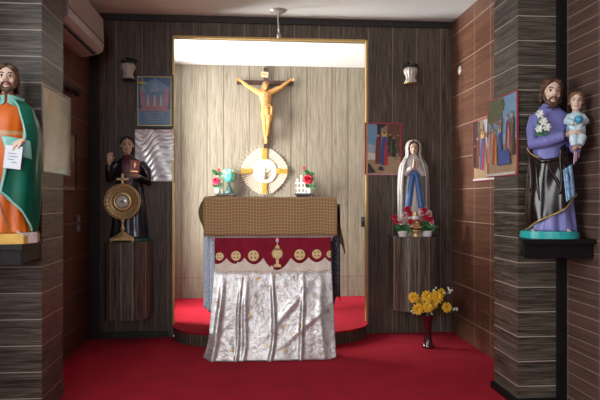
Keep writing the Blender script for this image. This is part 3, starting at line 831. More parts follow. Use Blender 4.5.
SKYB = mat('sky_blue_lining_paint', (.24, .46, .70), .3, var=.4, scale=55, coat=.2)
BABY = mat('pale_blue_gown_paint', (.48, .62, .68), .35, var=.08, scale=20, coat=.2)
PINKD = mat('dusty_pink_paint', (.48, .30, .38), .4)
GOLDL = mat('gold_hem_paint', (.50, .36, .12), .3, .5)
TEALB = mat('turquoise_base_paint', (.02, .40, .38), .3, coat=.4)
LILYW = mat('lily_white', (.78, .80, .74), .4, var=.04)
BLACKC = mat('black_cassock_paint', (.010, .011, .016), .32, var=.3, scale=9, coat=.25)
NAVY = mat('navy_sheen_paint', (.018, .032, .065), .2, var=.3, coat=.6)
MAROON = mat('maroon_shirt_paint', (.12, .018, .035), .4)
REDBK = mat('red_book_cover', (.42, .030, .015), .4)
DKGREEN = mat('dark_green_base', (.01, .10, .07), .4)
VEIL = mat('white_veil_paint', (.60, .57, .54), .5, var=.06, scale=20)
SASH = mat('blue_sash_paint', (.05, .14, .38), .4, var=.15)
BLKLINE = mat('dark_line_paint', (.035, .03, .03), .5)

def shelf_on_pillar(pts, yb, top, label):
    cx = sum(p[0] for p in pts)/len(pts); cy = sum(p[1] for p in pts)/len(pts)
    s_ = thing('statue_shelf', label, 'shelf', (cx, yb, top))
    plan(MB(), [(x-cx, y-yb) for x, y in pts], -.024, 0).build('board', BLACKW, s_)
    q = [(cx+(x-cx)*.93, yb+(y-yb)*.93) for x, y in pts]
    plan(MB(), [(x-cx, y-yb) for x, y in q], -.092, -.024).build('apron', BLACKW, s_)

# ---------------------------------------------- bearded figure in orange and green (left pillar)
shelf_on_pillar([(-1.40, 2.72), (-.995, 2.72), (-1.02, PL0), (-1.40, PL0)], PL0, .886, 'black wooden shelf on the left pillar under the green cloaked statue')
sx0, sy0 = at(7.5, 240, 2.86).x, 2.86
S1 = thing('statue', 'painted statue of a bearded man in orange robe and green cloak on left pillar', 'statue', (sx0, sy0, .886), .24)
base = [(-.135, -.145), (.085, -.145), (.135, -.09), (.135, .09), (-.135, .09)]
b = plan(MB(), base, 0, .036); plan(b, [(x*.97, y*.97) for x, y in base], .036, .046); b.build('base', YELB, S1)
plan(MB(), [(.082, -.1462), (.1365, -.092), (.1365, -.03), (.06, -.100)], .002, .0475).build('chipped_corner', GREYW, S1)
B1 = Body([(.046, 0, 0, .112, .086, .10), (.10, 0, 0, .104, .082, .10), (.28, 0, 0, .090, .075, .07), (.46, 0, 0, .078, .064, .05), (.51, 0, 0, .074, .060, .03), (.56, 0, 0, .084, .064, .035), (.61, 0, .002, .094, .060, .02), (.645, 0, .006, .085, .050, 0), (.668, 0, .008, .050, .040, 0), (.70, 0, .008, .030, .030, 0)], nf=8, ph=.6)
b = MB(); B1.loft(b)
b.tube([(.078, 0, .625), (.100, -.008, .57), (.106, -.035, .49), (.085, -.095, .462)], [.032, .034, .032, .028])
b.tube([(-.078, 0, .625), (-.102, -.01, .57), (-.108, -.05, .49), (-.112, -.112, .46)], [.032, .034, .032, .028])
def m1(p):
    return 1 if .500 < p.z < .522 and abs(p.x) < .085 and p.y < .0 and abs(p.x) < .08 else 0
b.build('robe', [ORANGE, TAN], S1, fuse=.0048, smooth=2, matfn=m1)
C1 = Body([(.05, 0, .004, .120, .092, .06), (.15, 0, .004, .132, .098, .07), (.28, .0, .0, .140, .108, .06), (.38, 0, -.004, .142, .122, .06), (.47, 0, -.008, .148, .126, .035), (.54, 0, -.006, .141, .108, .02), (.60, 0, .0, .120, .086, .01), (.64, 0, .004, .104, .068, 0), (.672, 0, .008, .056, .046, 0)], nf=7, ph=1.2)
lo = lambda z: lin([(.05, 66), (.10, 44), (.15, 27), (.20, 8), (.235, -4), (.30, 0), (.40, 5), (.43, 9), (.452, 30), (.50, 33), (.60, 28), (.672, 22)], z)
hi = lambda z: lin([(.05, 300), (.3, 312), (.44, 325), (.6, 332), (.672, 338)], z)
b = MB(); C1.shell_z(b, .05, .672, lo, hi, .004, .006, 60, 80)
b.build('cloak', GREEN, S1)
b = MB()
zs = [.05+.622*i/70 for i in range(71)]
b.tube([C1.P(math.radians(lo(z)), z, .006) for z in zs], [.0075 if .2 < z < .5 else .005 for z in zs], seg=8)
b.tube([C1.P(math.radians(hi(z)), z, .006) for z in zs], .005, seg=8)
b.sheet(lambda u, v: C1.P(math.radians(4+44*u-6*v), .405+.085*v-.02*u, .0085+.003*math.sin(u*PI)), 14, 10, .004)
b.build('cloak_trim', AQUA, S1)
b = MB()
for s_ in (-1, 1):
    b.sheet(lambda u, v, s_=s_: (s_*(.006+.062*u), -.030-.022*v+.05*u*u-.012*(1-v), .690-.012*u-(.040+.020*u)*v), 10, 8, .006)
b.sheet(lambda u, v: (.066*math.sin(PI*(u*1.0-.5)), .012+.05*math.cos(PI*(u-.5)), .684-.035*v), 16, 6, .006)
b.build('collar', AQUA, S1)
hc = V((.0, -.008, .772)); hs = .130
make_head(S1, hc, hs, SKIN, LIP, EYEW, IRIS, rx=.03, rz=.0)
make_hair(S1, hc, hs, HAIRB, rx=.03, rz=.0, length=.56)
make_beard(S1, hc, hs, HAIRB, rx=.03, rz=.0)
make_hand(S1, (.076, -.134, .468), (-.75, -.30, -.45), (-.1, .35, -1), .072, SKIN, forearm=(.098, -.10, .465), curl=.45, side=1)
make_hand(S1, (-.116, -.128, .456), (.25, -.6, -.5), (.9, .2, -.3), .070, SKIN, forearm=(-.12, -.105, .465), curl=.75, side=-1)
bk = MB().box(-.036, .036, -.006, .006, -.052, .052, 0, .002)
xf(bk, Matrix.Translation(V((.042, -.143, .392))) @ Matrix.Rotation(.12, 4, 'Y') @ Matrix.Rotation(.12, 4, 'X'))
bko = bk.build('tablet', PAPER, S1)
ln = MB()
for i, (z, x0, x1) in enumerate(((.015, -.022, .012), (.002, -.018, .02), (-.012, -.02, .004), (-.024, -.004, .018))):
    ln.box(x0, x1, -.0068, -.0058, z, z+.0035)
xf(ln, Matrix.Translation(V((.042, -.143, .392))) @ Matrix.Rotation(.12, 4, 'Y') @ Matrix.Rotation(.12, 4, 'X')).build('written_lines', mat('faded_writing', (.2, .22, .27), .6), bko)
MB().tube([(.030, -.135, .048), (-.215, -.145, .80)], .0042, seg=8).build('staff', SILV, S1)
S1.scale = (.97, .97, .975)
f = MB(); make_foot(f, -.03, -.085, .046, .055, -.1); f.build('foot', SKIN, S1, fuse=.003, smooth=1)
f = MB(); make_foot(f, .055, -.08, .046, .055, .2); f.build('foot', SKIN, S1, fuse=.003, smooth=1)

# ---------------------------------------------- bearded figure with child and lilies (right pillar)
shelf_on_pillar([(1.285, 2.735), (1.645, 2.735), (1.645, 3.0), (1.608, 3.0), (1.608, PR0), (1.408, PR0)], PR0, .893, 'black wooden shelf on the right pillar under the statue with a child')
S2 = thing('statue', 'painted statue of a bearded man in lavender robe holding a small child', 'statue', (1.490, 2.875, .893), -.34)
el = [(-.153+0*i, 0) for i in range(0)]
def oval(rx, ry, n=36, e=.8, cx=0, cy=0):
    return [(cx+rx*math.copysign(abs(math.cos(2*PI*i/n))**e, math.cos(2*PI*i/n)), cy+ry*math.copysign(abs(math.sin(2*PI*i/n))**e, math.sin(2*PI*i/n))) for i in range(n)]
b = plan(MB(), oval(.145, .120, cx=-.006), 0, .028); plan(b, oval(.138, .113, cx=-.006), .028, .034); b.build('base', TEALB, S2)
B2 = Body([(.034, .006, 0, .116, .092, .10), (.10, .006, 0, .108, .086, .10), (.26, .002, 0, .096, .078, .06), (.40, 0, 0, .090, .070, .03), (.48, 0, 0, .088, .066, .02), (.56, -.002, 0, .094, .062, .015), (.60, -.002, .004, .088, .054, 0), (.625, -.003, .006, .058, .042, 0), (.655, -.003, .006, .032, .030, 0)], nf=9, ph=.3)
b = MB(); B2.loft(b)
b.tube([(-.075, 0, .59), (-.090, -.015, .53), (-.088, -.05, .455), (-.03, -.10, .462), (.05, -.115, .487)], [.029, .032, .033, .028, .025], seg=14)
b.tube([(.075, 0, .59), (.105, -.01, .53), (.118, -.03, .46), (.105, -.09, .425)], [.034, .036, .035, .028], seg=14)
b.build('robe', LAV, S2, fuse=.0048, smooth=2)
b = MB().tube([(.046*math.sin(2*PI*i/24), .004-.037*math.cos(2*PI*i/24), .635-.006*math.cos(2*PI*i/24)) for i in range(25)], .0045, seg=8).build('collar_edging', DBROWN, S2)
b = MB().tube([(.054+.030*math.cos(2*PI*i/18)*.2, -.117+.030*math.cos(2*PI*i/18), .488+.030*math.sin(2*PI*i/18)) for i in range(19)], .004, seg=6)
b.build('cuff_edging', DBROWN, S2)
C2 = Body([(.034, .006, 0, .118, .094, .05), (.15, .004, 0, .116, .092, .06), (.30, .002, 0, .108, .090, .05), (.40, 0, 0, .104, .088, .03), (.46, 0, 0, .104, .090, .02)], nf=6, ph=2.0, tw=2.5)
zlo = lambda t: lin([(-180, .06), (-95, .036), (-75, .040), (-40, .075), (0, .115), (30, .155), (55, .195), (75, .215), (120, .16), (180, .06)], t)
zhi = lambda t: lin([(-180, .46), (-90, .445), (-60, .405), (-20, .372), (10, .385), (40, .43), (75, .455), (180, .46)], t)
b = MB(); C2.shell_t(b, -180, 180, zlo, zhi, .006, .006, 44, 110)
b.tube([C2.P(math.radians(t), zhi(t)-.006, .008) for t in range(-110, 80, 8)], .010, seg=8)
for k_, (t0, z0, t1, z1) in enumerate(((-70, .40, -62, .22), (-45, .37, -30, .18), (-15, .37, 25, .19), (15, .38, 50, .23))):
    b.tube([C2.P(math.radians(t0+(t1-t0)*i/8), z0+(z1-z0)*i/8, .006) for i in range(9)], [.003+.006*math.sin(PI*i/8) for i in range(9)], seg=8)
b.build('cloak', DBROWN, S2)
b = MB().tube([C2.P(math.radians(t), zlo(t), .008) for t in range(-90, 78, 4)], .0045, seg=8).build('gold_hem', GOLDL, S2)
b = MB().tube([C2.P(math.radians(t), zhi(t)+.002, .010) for t in range(-86, -30, 6)], .0045, seg=8)
b.build('gold_hem', GOLDL, S2)
b = MB().sheet(lambda u, v: (.030+.028*u+.030*v*u-.004*math.sin(v*7), -.108+.035*u+.010*v, .43-.22*v+.02*u), 10, 20, .008, 0)
b.build('cloak_fall', DBROWN, S2)
b = MB().sheet(lambda u, v: (.046+.046*u+.016*v, -.104+.038*u+.004*math.sin(u*14)+.006*v, .325-.150*v+.028*u), 12, 16, .006)
b.build('cloak_lining', SKYB, S2)
b = MB().sheet(lambda u, v: (.106+.030*u-.01*v, -.085+.03*u+.005*math.sin(u*12), .47-.12*v*(1-.3*u)), 10, 12, .006)
b.build('pink_drape', PINKD, S2)
S2.scale = (.95, .95, 1.02)
hc, hs = V((.004, -.02, .708)), .133
make_head(S2, hc, hs, SKIN, LIP, EYEW, IRIS, rx=.12, rz=.14, ry=.05)
make_hair(S2, hc, hs, HAIRB, rx=.12, rz=.14, ry=.05, length=.42)
make_beard(S2, hc, hs, HAIRB, rx=.12, rz=.14, ry=.05, long=.16)
make_hand(S2, (.066, -.122, .49), (1, -.18, .06), (.05, .9, .45), .074, SKIN, forearm=(.045, -.115, .486), curl=.22, side=-1)
make_hand(S2, (.100, -.100, .425), (.4, -.5, .35), (-.2, .2, 1), .066, SKIN, forearm=(.104, -.088, .425), curl=.5, side=1)
f = MB(); make_foot(f, -.088, -.070, .034, .05, -.3); f.build('foot', SKIN, S2, fuse=.003, smooth=1)
f = MB(); make_foot(f, .075, -.082, .034, .05, .15); f.build('foot', SKIN, S2, fuse=.003, smooth=1)
# the child on the arm
ch_ = MB(); cxx = .112
CB = Body([(.462, cxx, -.072, .036, .034, .08), (.50, cxx, -.074, .044, .040, .06), (.55, cxx, -.074, .040, .032, .03), (.585, cxx, -.070, .036, .026, 0), (.602, cxx, -.068, .016, .016, 0)], nf=6)
CB.loft(ch_, 24, 40)
ch_.tube([(cxx-.028, -.07, .583), (cxx-.046, -.085, .555), (cxx-.016, -.118, .543)], [.016, .018, .013]); ch_.tube([(cxx+.028, -.07, .583), (cxx+.044, -.085, .552), (cxx+.014, -.118, .541)], [.016, .018, .013])
ch_.tube([(cxx-.016, -.08, .485), (cxx-.020, -.125, .475), (cxx-.018, -.130, .435)], [.026, .024, .018]); ch_.tube([(cxx+.016, -.08, .485), (cxx+.018, -.122, .472), (cxx+.008, -.130, .440)], [.026, .024, .018])
cb = ch_.build('child', BABY, S2, fuse=.004, smooth=1)
cc = V((cxx, -.078, .649))
make_head(cb, cc, .092, SKIN, LIP, EYEW, IRIS, rx=.05, rz=-.1, neck=.2)
make_hair(cb, cc, .092, HAIRG, rx=.05, rz=-.1, length=.18, n=9)
for s_ in (-1, 1):
    make_hand(cb, (cxx+s_*.013, -.120, .541), (s_*-.4, -.6, .3), (-s_*.9, 0, .2), .030, SKIN, curl=.4, side=-s_)
f = MB(); make_foot(f, cxx-.018, -.140, .418, .032, 0); f.build('foot', SKIN, cb, fuse=.0022, smooth=1)
f = MB(); make_foot(f, cxx+.008, -.140, .424, .032, 0); f.build('foot', SKIN, cb, fuse=.0022, smooth=1)
MB().sph((cxx, -.142, .556), (.021, .021, .019), 0, 16, 12).build('blue_globe', mat('globe_blue', (.05, .30, .50), .3, var=.4, scale=60, coat=.4), cb)
# lily spray on the sleeve
b = MB()
for a, c_, w_ in (((-.052, -.092, .50), (-.078, -.098, .565), .012), ((-.05, -.094, .505), (-.012, -.098, .555), .012), ((-.05, -.094, .50), (-.03, -.104, .47), .012), ((-.055, -.092, .50), (-.095, -.086, .500), .011), ((-.05, -.09, .50), (-.06, -.09, .60), .010), ((-.05, -.09, .5), (-.02, -.095, .52), .011)):
    leaf(b, a, c_, w_)
b.tube([(-.045, -.098, .47), (-.055, -.095, .53), (-.065, -.080, .60)], .003, seg=6)
b.build('lily_leaves', LEAFM, S2)
for c_ in ((-.062, -.098, .592), (-.046, -.106, .555), (-.066, -.102, .522), (-.030, -.108, .528)):
    b = MB(); bloom(b, c_, .021, (-.1, -1, .25), 2, 6, cup=.9, wid=.35, mc=None); b.sph(V(c_)+V((0, -.006, 0)), .006, 0, 8, 6); b.build('lily_bloom', LILYW, S2)

# ---------------------------------------------- half round pedestals on the back wall
def pedestal(cx, hw, d, z0, z1, label):
    t = thing('pedestal', label, 'pedestal', (cx, YB, z0))
    pts = [(hw*math.copysign(abs(math.cos(PI*i/40))**.72, -math.cos(PI*i/40)), -d*math.sin(PI*i/40)**.72) for i in range(41)]
    plan(MB(), pts, .0, z1-z0-.014).build('body', W_PED, t)
    plan(MB(), [(x*1.012, y*1.02) for x, y in pts], z1-z0-.014, z1-z0).build('top_board', W_PED, t)
    return t
P1 = (-.935, .765); P2 = (1.312, .795)
pedestal(P1[0], .178, .27, .185, P1[1], 'half round boarded pedestal at left holding the black robed statue')
pedestal(P2[0], .192, .27, .215, P2[1], 'half round boarded pedestal at right holding the white veiled statue')

# ---------------------------------------------- man in black cassock
S3 = thing('statue', 'painted statue of a man in black cassock raising one hand', 'statue', (P1[0]+.004, 4.725, P1[1]), .10)
plan(MB(), oval(.155, .064), 0, .022).build('base', DKGREEN, S3)
B3 = Body([(.022, 0, 0, .138, .058, .06), (.10, 0, 0, .130, .056, .07), (.28, 0, 0, .112, .054, .06), (.42, 0, 0, .098, .052, .03), (.52, 0, 0, .100, .052, .01), (.58, 0, 0, .108, .050, 0), (.615, 0, .002, .092, .044, 0), (.640, -.004, .002, .050, .036, 0), (.665, -.006, .002, .032, .03, 0)], nf=8)
b = MB(); B3.loft(b)
b.tube([(.085, 0, .60), (.128, -.004, .54), (.140, -.02, .455), (.075, -.070, .49)], [.034, .038, .036, .026], seg=14)
b.tube([(-.085, 0, .60), (-.128, -.004, .54), (-.150, -.015, .475), (-.146, -.03, .54), (-.142, -.035, .585)], [.034, .036, .032, .028, .024], seg=14)
def m3(p):
    if p.y < -.02 and p.z > .40 and abs(p.x+.008) < .028+.02*(p.z-.4) and p.z < .66: return 1
    if p.y < -.02 and p.z < .42 and (.022 < p.x < .055 or .075 < p.x < .095 or -.03 < p.x < -.005): return 2  # sheen on the black cassock painted as navy stripes
    return 0
b.build('cassock', [BLACKC, MAROON, NAVY], S3, fuse=.0048, smooth=2, matfn=m3)
b = MB()
for s_ in (-1, 1): b.sheet(lambda u, v, s_=s_: (-.008+s_*(.030+.045*u+.012*v), -.058+.02*u-.004*v, .635-.02*u-.30*v), 8, 20, .006)
b.build('cape_edges', BLACKC, S3)
hc, hs = V((-.012, -.016, .735)), .134
make_head(S3, hc, hs, SKIND, LIP, EYEW, IRIS, rx=.05, rz=.1, neck=.6)
h = MB(); mx = tf(hc, hs, .05, .1)
h.sph((0, .11, .19), (.385, .41, .35)); 
for s_ in (-1, 1): h.tube([(s_*.05, -.25, .43), (s_*.24, -.22, .36), (s_*.345, -.06, .16), (s_*.34, .0, .0)], [.08, .09, .07, .04])
xf(h, mx).build('hair', HAIRD, S3, fuse=hs*.03, smooth=1)
make_hand(S3, (-.140, -.042, .600), (.10, -.12, 1), (.25, -1, 0), .088, SKIND, forearm=(-.142, -.036, .575), curl=.16, side=1)
make_hand(S3, (.082, -.078, .495), (-.85, -.15, .25), (0, .8, .45), .080, SKIND, forearm=(.095, -.062, .485), curl=.35, side=1)
mx = Matrix.Translation(V((.052, -.094, .565))) @ Matrix.Rotation(.10, 4, 'Y')
bk = xf(MB().box(-.036, .036, -.011, .011, -.052, .052, 0, .002), mx).build('red_book', REDBK, S3)
xf(MB().box(-.003, .003, -.0125, -.010, -.004, .034).box(-.010, .010, -.0125, -.010, .016, .021).box(-.026, .026, -.0125, -.010, -.036, -.030), mx).build('gold_cross_mark', GOLDB, bk)
f = MB(); make_foot(f, -.04, -.038, .020, .04, -.1); f.build('shoe', BLACKC, S3, fuse=.003, smooth=1)
f = MB(); make_foot(f, .045, -.038, .020, .04, .1); f.build('shoe', BLACKC, S3, fuse=.003, smooth=1)

# monstrance in front of it
GOLDM = mat('polished_brass', (.66, .50, .24), .32, .6, var=.15)
GLASSD = mat('pale_lunette_glass', (.66, .70, .68), .12, var=.03, coat=.6)
GOLDD = mat('engraved_brass', (.42, .30, .14), .4, .5, var=.4, scale=120)
MO = thing('monstrance', 'gold monstrance with round glass window in front of the black robed statue', 'monstrance', (at(122.6, 240, 4.585).x, 4.585, P1[1]))
b = MB().box(-.088, .088, -.040, .040, .012, .030, 0, .005); b.lathe([(.088, .03), (.080, .038), (.05, .052), (.028, .066), (.02, .075)], sy=.46)
for x in (-.075, .075):
    for y in (-.03, .03): b.lathe([(.008, 0), (.014, .005), (.012, .014)], (x, y, 0), seg=12)
b.build('base', GOLDM, MO)
MB().lathe([(.014, .072), (.010, .085), (.020, .098), (.020, .104), (.010, .118), (.009, .145), (.016, .158), (.012, .175)], seg=20).build('stem', GOLDM, MO)
zc_ = .303; RX = Matrix.Rotation(PI/2, 4, 'X')
MB().lathe([(.001, -.006), (.134, -.006), (.134, .006), (.120, .010), (.112, .006), (.001, .006)], (0, 0, zc_), mx=RX, seg=48).build('sun_disc', GOLDD, MO)
b = MB()
for i in range(48):
    a = 2*PI*i/48; a2 = 2*PI*(i+1)/48
    for rr, tk in ((.131, .005), (.100, .003)): b.tube([(rr*math.cos(a), -.008, zc_+rr*math.sin(a)), (rr*math.cos(a2), -.008, zc_+rr*math.sin(a2))], tk, seg=6)
    b.tube([(.076*math.cos(a), -.008, zc_+.076*math.sin(a)), (.098*math.cos(a), -.007, zc_+.098*math.sin(a))], [.0025, .0015], seg=5)
for i in range(24):
    a = 2*PI*i/24; b.sph((.116*math.cos(a), -.010, zc_+.116*math.sin(a)), .006, 0, 8, 6)
b.build('ring_beads', GOLDM, MO)
MB().lathe([(.044, .004), (.072, .004), (.076, .010), (.070, .018), (.058, .022), (.046, .016), (.044, .006)], (0, 0, zc_), mx=RX, seg=40).build('glass_ring', GOLDM, MO)
MB().lathe([(.001, .006), (.045, .006), (.045, .012), (.03, .016), (.001, .017)], (0, 0, zc_), mx=RX, seg=32).build('glass_window', GLASSD, MO)
b = MB()
b.sph((0, -.0175, zc_), (.012, .003, .009), 0, 10, 8)
b.build('window_mark', mat('grey_mark', (.22, .26, .28), .5), MO)
b = MB().box(-.009, .009, -.006, .006, .430, .502, 0, .002).box(-.034, .034, -.006, .006, .462, .479, 0, .002)
for x, z in ((0, .503), (-.036, .4705), (.036, .4705)): b.sph((x, 0, z), (.012, .007, .012), 0, 10, 8)
b.build('top_cross', GOLDM, MO)

# ---------------------------------------------- veiled woman
S4 = thing('statue', 'white veiled praying woman statue with a blue sash', 'statue', (P2[0]-.008, 4.71, P2[1]), -.16)
plan(MB(), oval(.115, .070), 0, .02).build('base', VEIL, S4)
B4 = Body([(.02, 0, 0, .098, .062, .10), (.12, 0, 0, .090, .060, .10), (.30, 0, 0, .080, .056, .07), (.48, 0, 0, .062, .050, .03), (.55, 0, 0, .070, .050, .01), (.60, 0, 0, .068, .044, 0), (.625, 0, .002, .045, .034, 0), (.655, 0, .002, .026, .026, 0)], nf=8)
b = MB(); B4.loft(b)
for s_ in (-1, 1): b.tube([(s_*.062, 0, .595), (s_*.074, -.012, .53), (s_*.066, -.05, .495), (s_*.020, -.088, .54)], [.026, .028, .027, .020], seg=14)
b.build('gown', VEIL, S4, fuse=.0046, smooth=2)
C4 = Body([(.03, 0, .004, .116, .068, .05), (.20, 0, .004, .122, .070, .05), (.36, 0, -.004, .122, .080, .04), (.48, 0, -.010, .118, .088, .03), (.56, 0, -.004, .106, .076, .02), (.615, 0, .008, .076, .056, .0), (.65, 0, .010, .060, .054, 0), (.70, 0, .008, .062, .058, 0), (.74, 0, .008, .052, .050, 0), (.765, 0, .008, .026, .028, 0), (.772, 0, .008, .004, .004, 0)], nf=7, ph=.5)
lo4 = lambda z: lin([(.03, 48), (.30, 42), (.46, 42), (.52, 40), (.60, 38), (.64, 36), (.69, 44), (.725, 38), (.745, 12), (.772, 5)], z)
b = MB(); C4.shell_z(b, .03, .772, lo4, lambda z: 360-lo4(z), .004, .006, 70, 70); b.build('veil', VEIL, S4)
b = MB()
for s_ in (0, 1):
    zs = [.04+.58*i/46 for i in range(47)]
    b.tube([C4.P(math.radians((lo4(z)+(5 if i % 2 else 1)) if s_ == 0 else 360-lo4(z)-(5 if i % 2 else 1)), z, .0062) for i, z in enumerate(zs)], .0026, seg=6)
    b.tube([C4.P(math.radians((lo4(z)+15+(4 if i % 2 else 0)) if s_ == 0 else 360-lo4(z)-15-(4 if i % 2 else 0)), z, .0058) for i, z in enumerate(zs)], .0018, seg=6)
b.build('veil_border', BLKLINE, S4)
b = MB()
b.sheet(lambda u, v: B4.P(math.radians(-62+124*u), .478+.042*v, .006), 20, 5, .004)
b.sheet(lambda u, v: (-.014-.040*v+(.036+.008*v)*(u-.5), -.060-.012*v-.010*math.sin(u*PI), .49-.29*v), 8, 16, .004)
b.sheet(lambda u, v: (.016+.038*v+(.036+.006*v)*(u-.5), -.060-.012*v-.010*math.sin(u*PI), .49-.27*v), 8, 16, .004)
b.build('sash', SASH, S4)
hc, hs = V((0.0, -.014, .700)), .115
make_head(S4, hc, hs, SKIND, LIP, EYEW, IRIS, rx=.12, rz=-.1, neck=.5)
h = MB(); mx = tf(hc, hs, .12, -.1)
for s_ in (-1, 1): h.tube([(s_*.02, -.26, .44), (s_*.2, -.26, .36), (s_*.33, -.14, .12), (s_*.36, -.06, -.15), (s_*.33, -.02, -.4)], [.07, .09, .08, .07, .05])
xf(h, mx).build('hair', HAIRB, S4, fuse=hs*.03, smooth=1)
for s_ in (-1, 1): make_hand(S4, (s_*.011, -.098, .545), (-s_*.02, -.18, 1), (-s_*1, 0, 0), .072, SKIND, forearm=(s_*.020, -.088, .53), curl=.06, side=1 if s_ < 0 else -1, thumb=.35, spread=.02)
# ================================================================== pictures
PAL = {}
def pm(name, c, rough=.45, coat=.0):
    if name not in PAL: PAL[name] = mat('print_'+name, c, rough, var=.1, scale=25, coat=coat)
    return PAL[name]
for nm, c in (('sky', (.15, .31, .47)), ('haze', (.32, .40, .45)), ('sand', (.36, .25, .14)), ('stone', (.26, .20, .135)), ('brown', (.13, .06, .035)), ('dark', (.035, .025, .025)),
              ('blue', (.03, .07, .28)), ('red', (.42, .03, .03)), ('ochre', (.48, .27, .07)), ('skin', (.50, .30, .18)), ('halo', (.70, .52, .14)), ('tree', (.09, .10, .045)),
              ('wood', (.17, .08, .035)), ('white', (.62, .58, .54)), ('pink', (.50, .22, .26)), ('maroon', (.16, .03, .035)), ('green', (.05, .11, .06))): pm(nm, c)
class Pic:
    """printed picture: flat colour shapes (x,z in 0..1) on one sheet of paper"""
    def __init__(s, w, h, ground): s.w, s.h = w, h; s.mats = [pm(ground, None)]; s.k = 1; s.mb = MB(); s.mb.slab([(-w/2, -h/2), (w/2, -h/2), (w/2, h/2), (-w/2, h/2)], 0, .003, 0)
    def mi(s, n):
        m = PAL[n]
        if m not in s.mats: s.mats.append(m)
        return s.mats.index(m)
    def poly(s, pts, n):
        y = -.0003*s.k; s.k += 1
        q = [((min(max(x, 0), 1)-.5)*s.w, (min(max(z, 0), 1)-.5)*s.h) for x, z in pts]
        s.mb.slab(q, y, y+.0002+.0003*0, s.mi(n)); return s
    def rect(s, x0, x1, z0, z1, n): return s.poly([(x0, z0), (x1, z0), (x1, z1), (x0, z1)], n)
    def disc(s, x, z, r, n): return s.poly([(x+r*math.cos(2*PI*i/14), z+r*s.w/s.h*math.sin(2*PI*i/14)) for i in range(14)], n)
    def person(s, x, z0, h, n, n2=None, halo=False, lean=0.):
        w = h*.26
        s.poly([(x-w*.55, z0), (x+w*.6, z0), (x+w*.5+lean*.5, z0+h*.5), (x+w*.42+lean, z0+h*.80), (x+w*.1+lean, z0+h*.86), (x-w*.35+lean, z0+h*.80), (x-w*.5+lean*.5, z0+h*.45)], n)
        if n2: s.poly([(x-w*.1, z0), (x+w*.58, z0), (x+w*.46+lean*.5, z0+h*.5), (x+w*.38+lean, z0+h*.79), (x+w*.1+lean, z0+h*.6)], n2)
        if halo: s.disc(x+lean, z0+h*.92, h*.105, 'halo')
        s.disc(x+lean, z0+h*.92, h*.068, 'skin'); s.poly([(x+lean-h*.06, z0+h*.93), (x+lean+h*.06, z0+h*.93), (x+lean+h*.05, z0+h*.985), (x+lean-h*.05, z0+h*.985)], 'brown')
        return s
    def build(s, parent): return s.mb.build('print', s.mats, parent)
def pm_fix(): pass
_pm = pm
def pm(name, c=None, *a): return PAL[name] if name in PAL else _pm(name, c, *a)
def frame(parent, w, h, t, d, m, bottom=None):
    b = MB()
    b.box(-w/2, w/2, -d, .004, h/2-t, h/2, 0, .001).box(-w/2, w/2, -d, .004, -h/2, -h/2+(bottom or t), 0, .001)
    b.box(-w/2, -w/2+t, -d, .004, -h/2+t, h/2-t, 0, .001).box(w/2-t, w/2, -d, .004, -h/2+t, h/2-t, 0, .001)
    return b.build('frame', m, parent)
PINKF = mat('rose_red_border', (.36, .035, .06), .45)
WHITEB = mat('pale_caption_strip', (.66, .60, .57), .5)

def picture(label, loc, rz, w, h, tilt=0):
    t = thing('framed_picture', label, 'picture', loc, rz); t.rotation_euler = (0, tilt, rz); return t
# courtyard scene on the back wall at right
c0, c1 = at(364.2, 122.6, YB), at(401.6, 175.2, YB)
w, h = c1.x-c0.x, c0.z-c1.z
t = picture('red bordered picture of a blue robed figure on the dark back wall at right', ((c0.x+c1.x)/2, YB-.004, (c0.z+c1.z)/2), 0, w, h)
frame(t, w, h, .011, .006, PINKF)
p = Pic(w-.02, h-.02, 'sand')
p.rect(0, .45, .42, 1, 'sky'); p.poly([(0, .3), (.4, .3), (.4, .55), (0, .62)], 'haze'); p.poly([(0, .28), (.38, .28), (.36, .40), (0, .44)], 'white')
p.rect(.33, .45, .3, 1, 'dark'); p.rect(.44, .62, .3, 1, 'stone'); p.rect(.62, 1, .35, 1, 'brown'); p.poly([(.62, .5), (1, .56), (1, .62), (.62, .56)], 'stone')
p.poly([(.3, 1), (.62, 1), (.5, .92), (.36, .93)], 'dark'); p.rect(.80, .95, .2, .42, 'stone')
p.poly([(0, 0), (1, 0), (1, .3), (.6, .26), (0, .22)], 'sand'); p.poly([(0, 0), (.3, .03), (.12, .2), (0, .24)], 'dark')
p.person(.36, .2, .62, 'maroon', 'brown'); p.person(.80, .34, .42, 'dark'); p.person(.92, .46, .34, 'brown'); p.person(.7, .42, .40, 'dark', 'green')
p.person(.53, .17, .68, 'blue', 'red', True); p.poly([(.36, .08), (.52, .06), (.48, .14), (.38, .15)], 'dark'); p.build(t)
MB().box(-w/2+.002, w/2-.002, -.0075, -.005, -h/2+.001, -h/2+.012).build('caption_strip', mat('pink_caption_strip', (.50, .25, .29), .5), t)
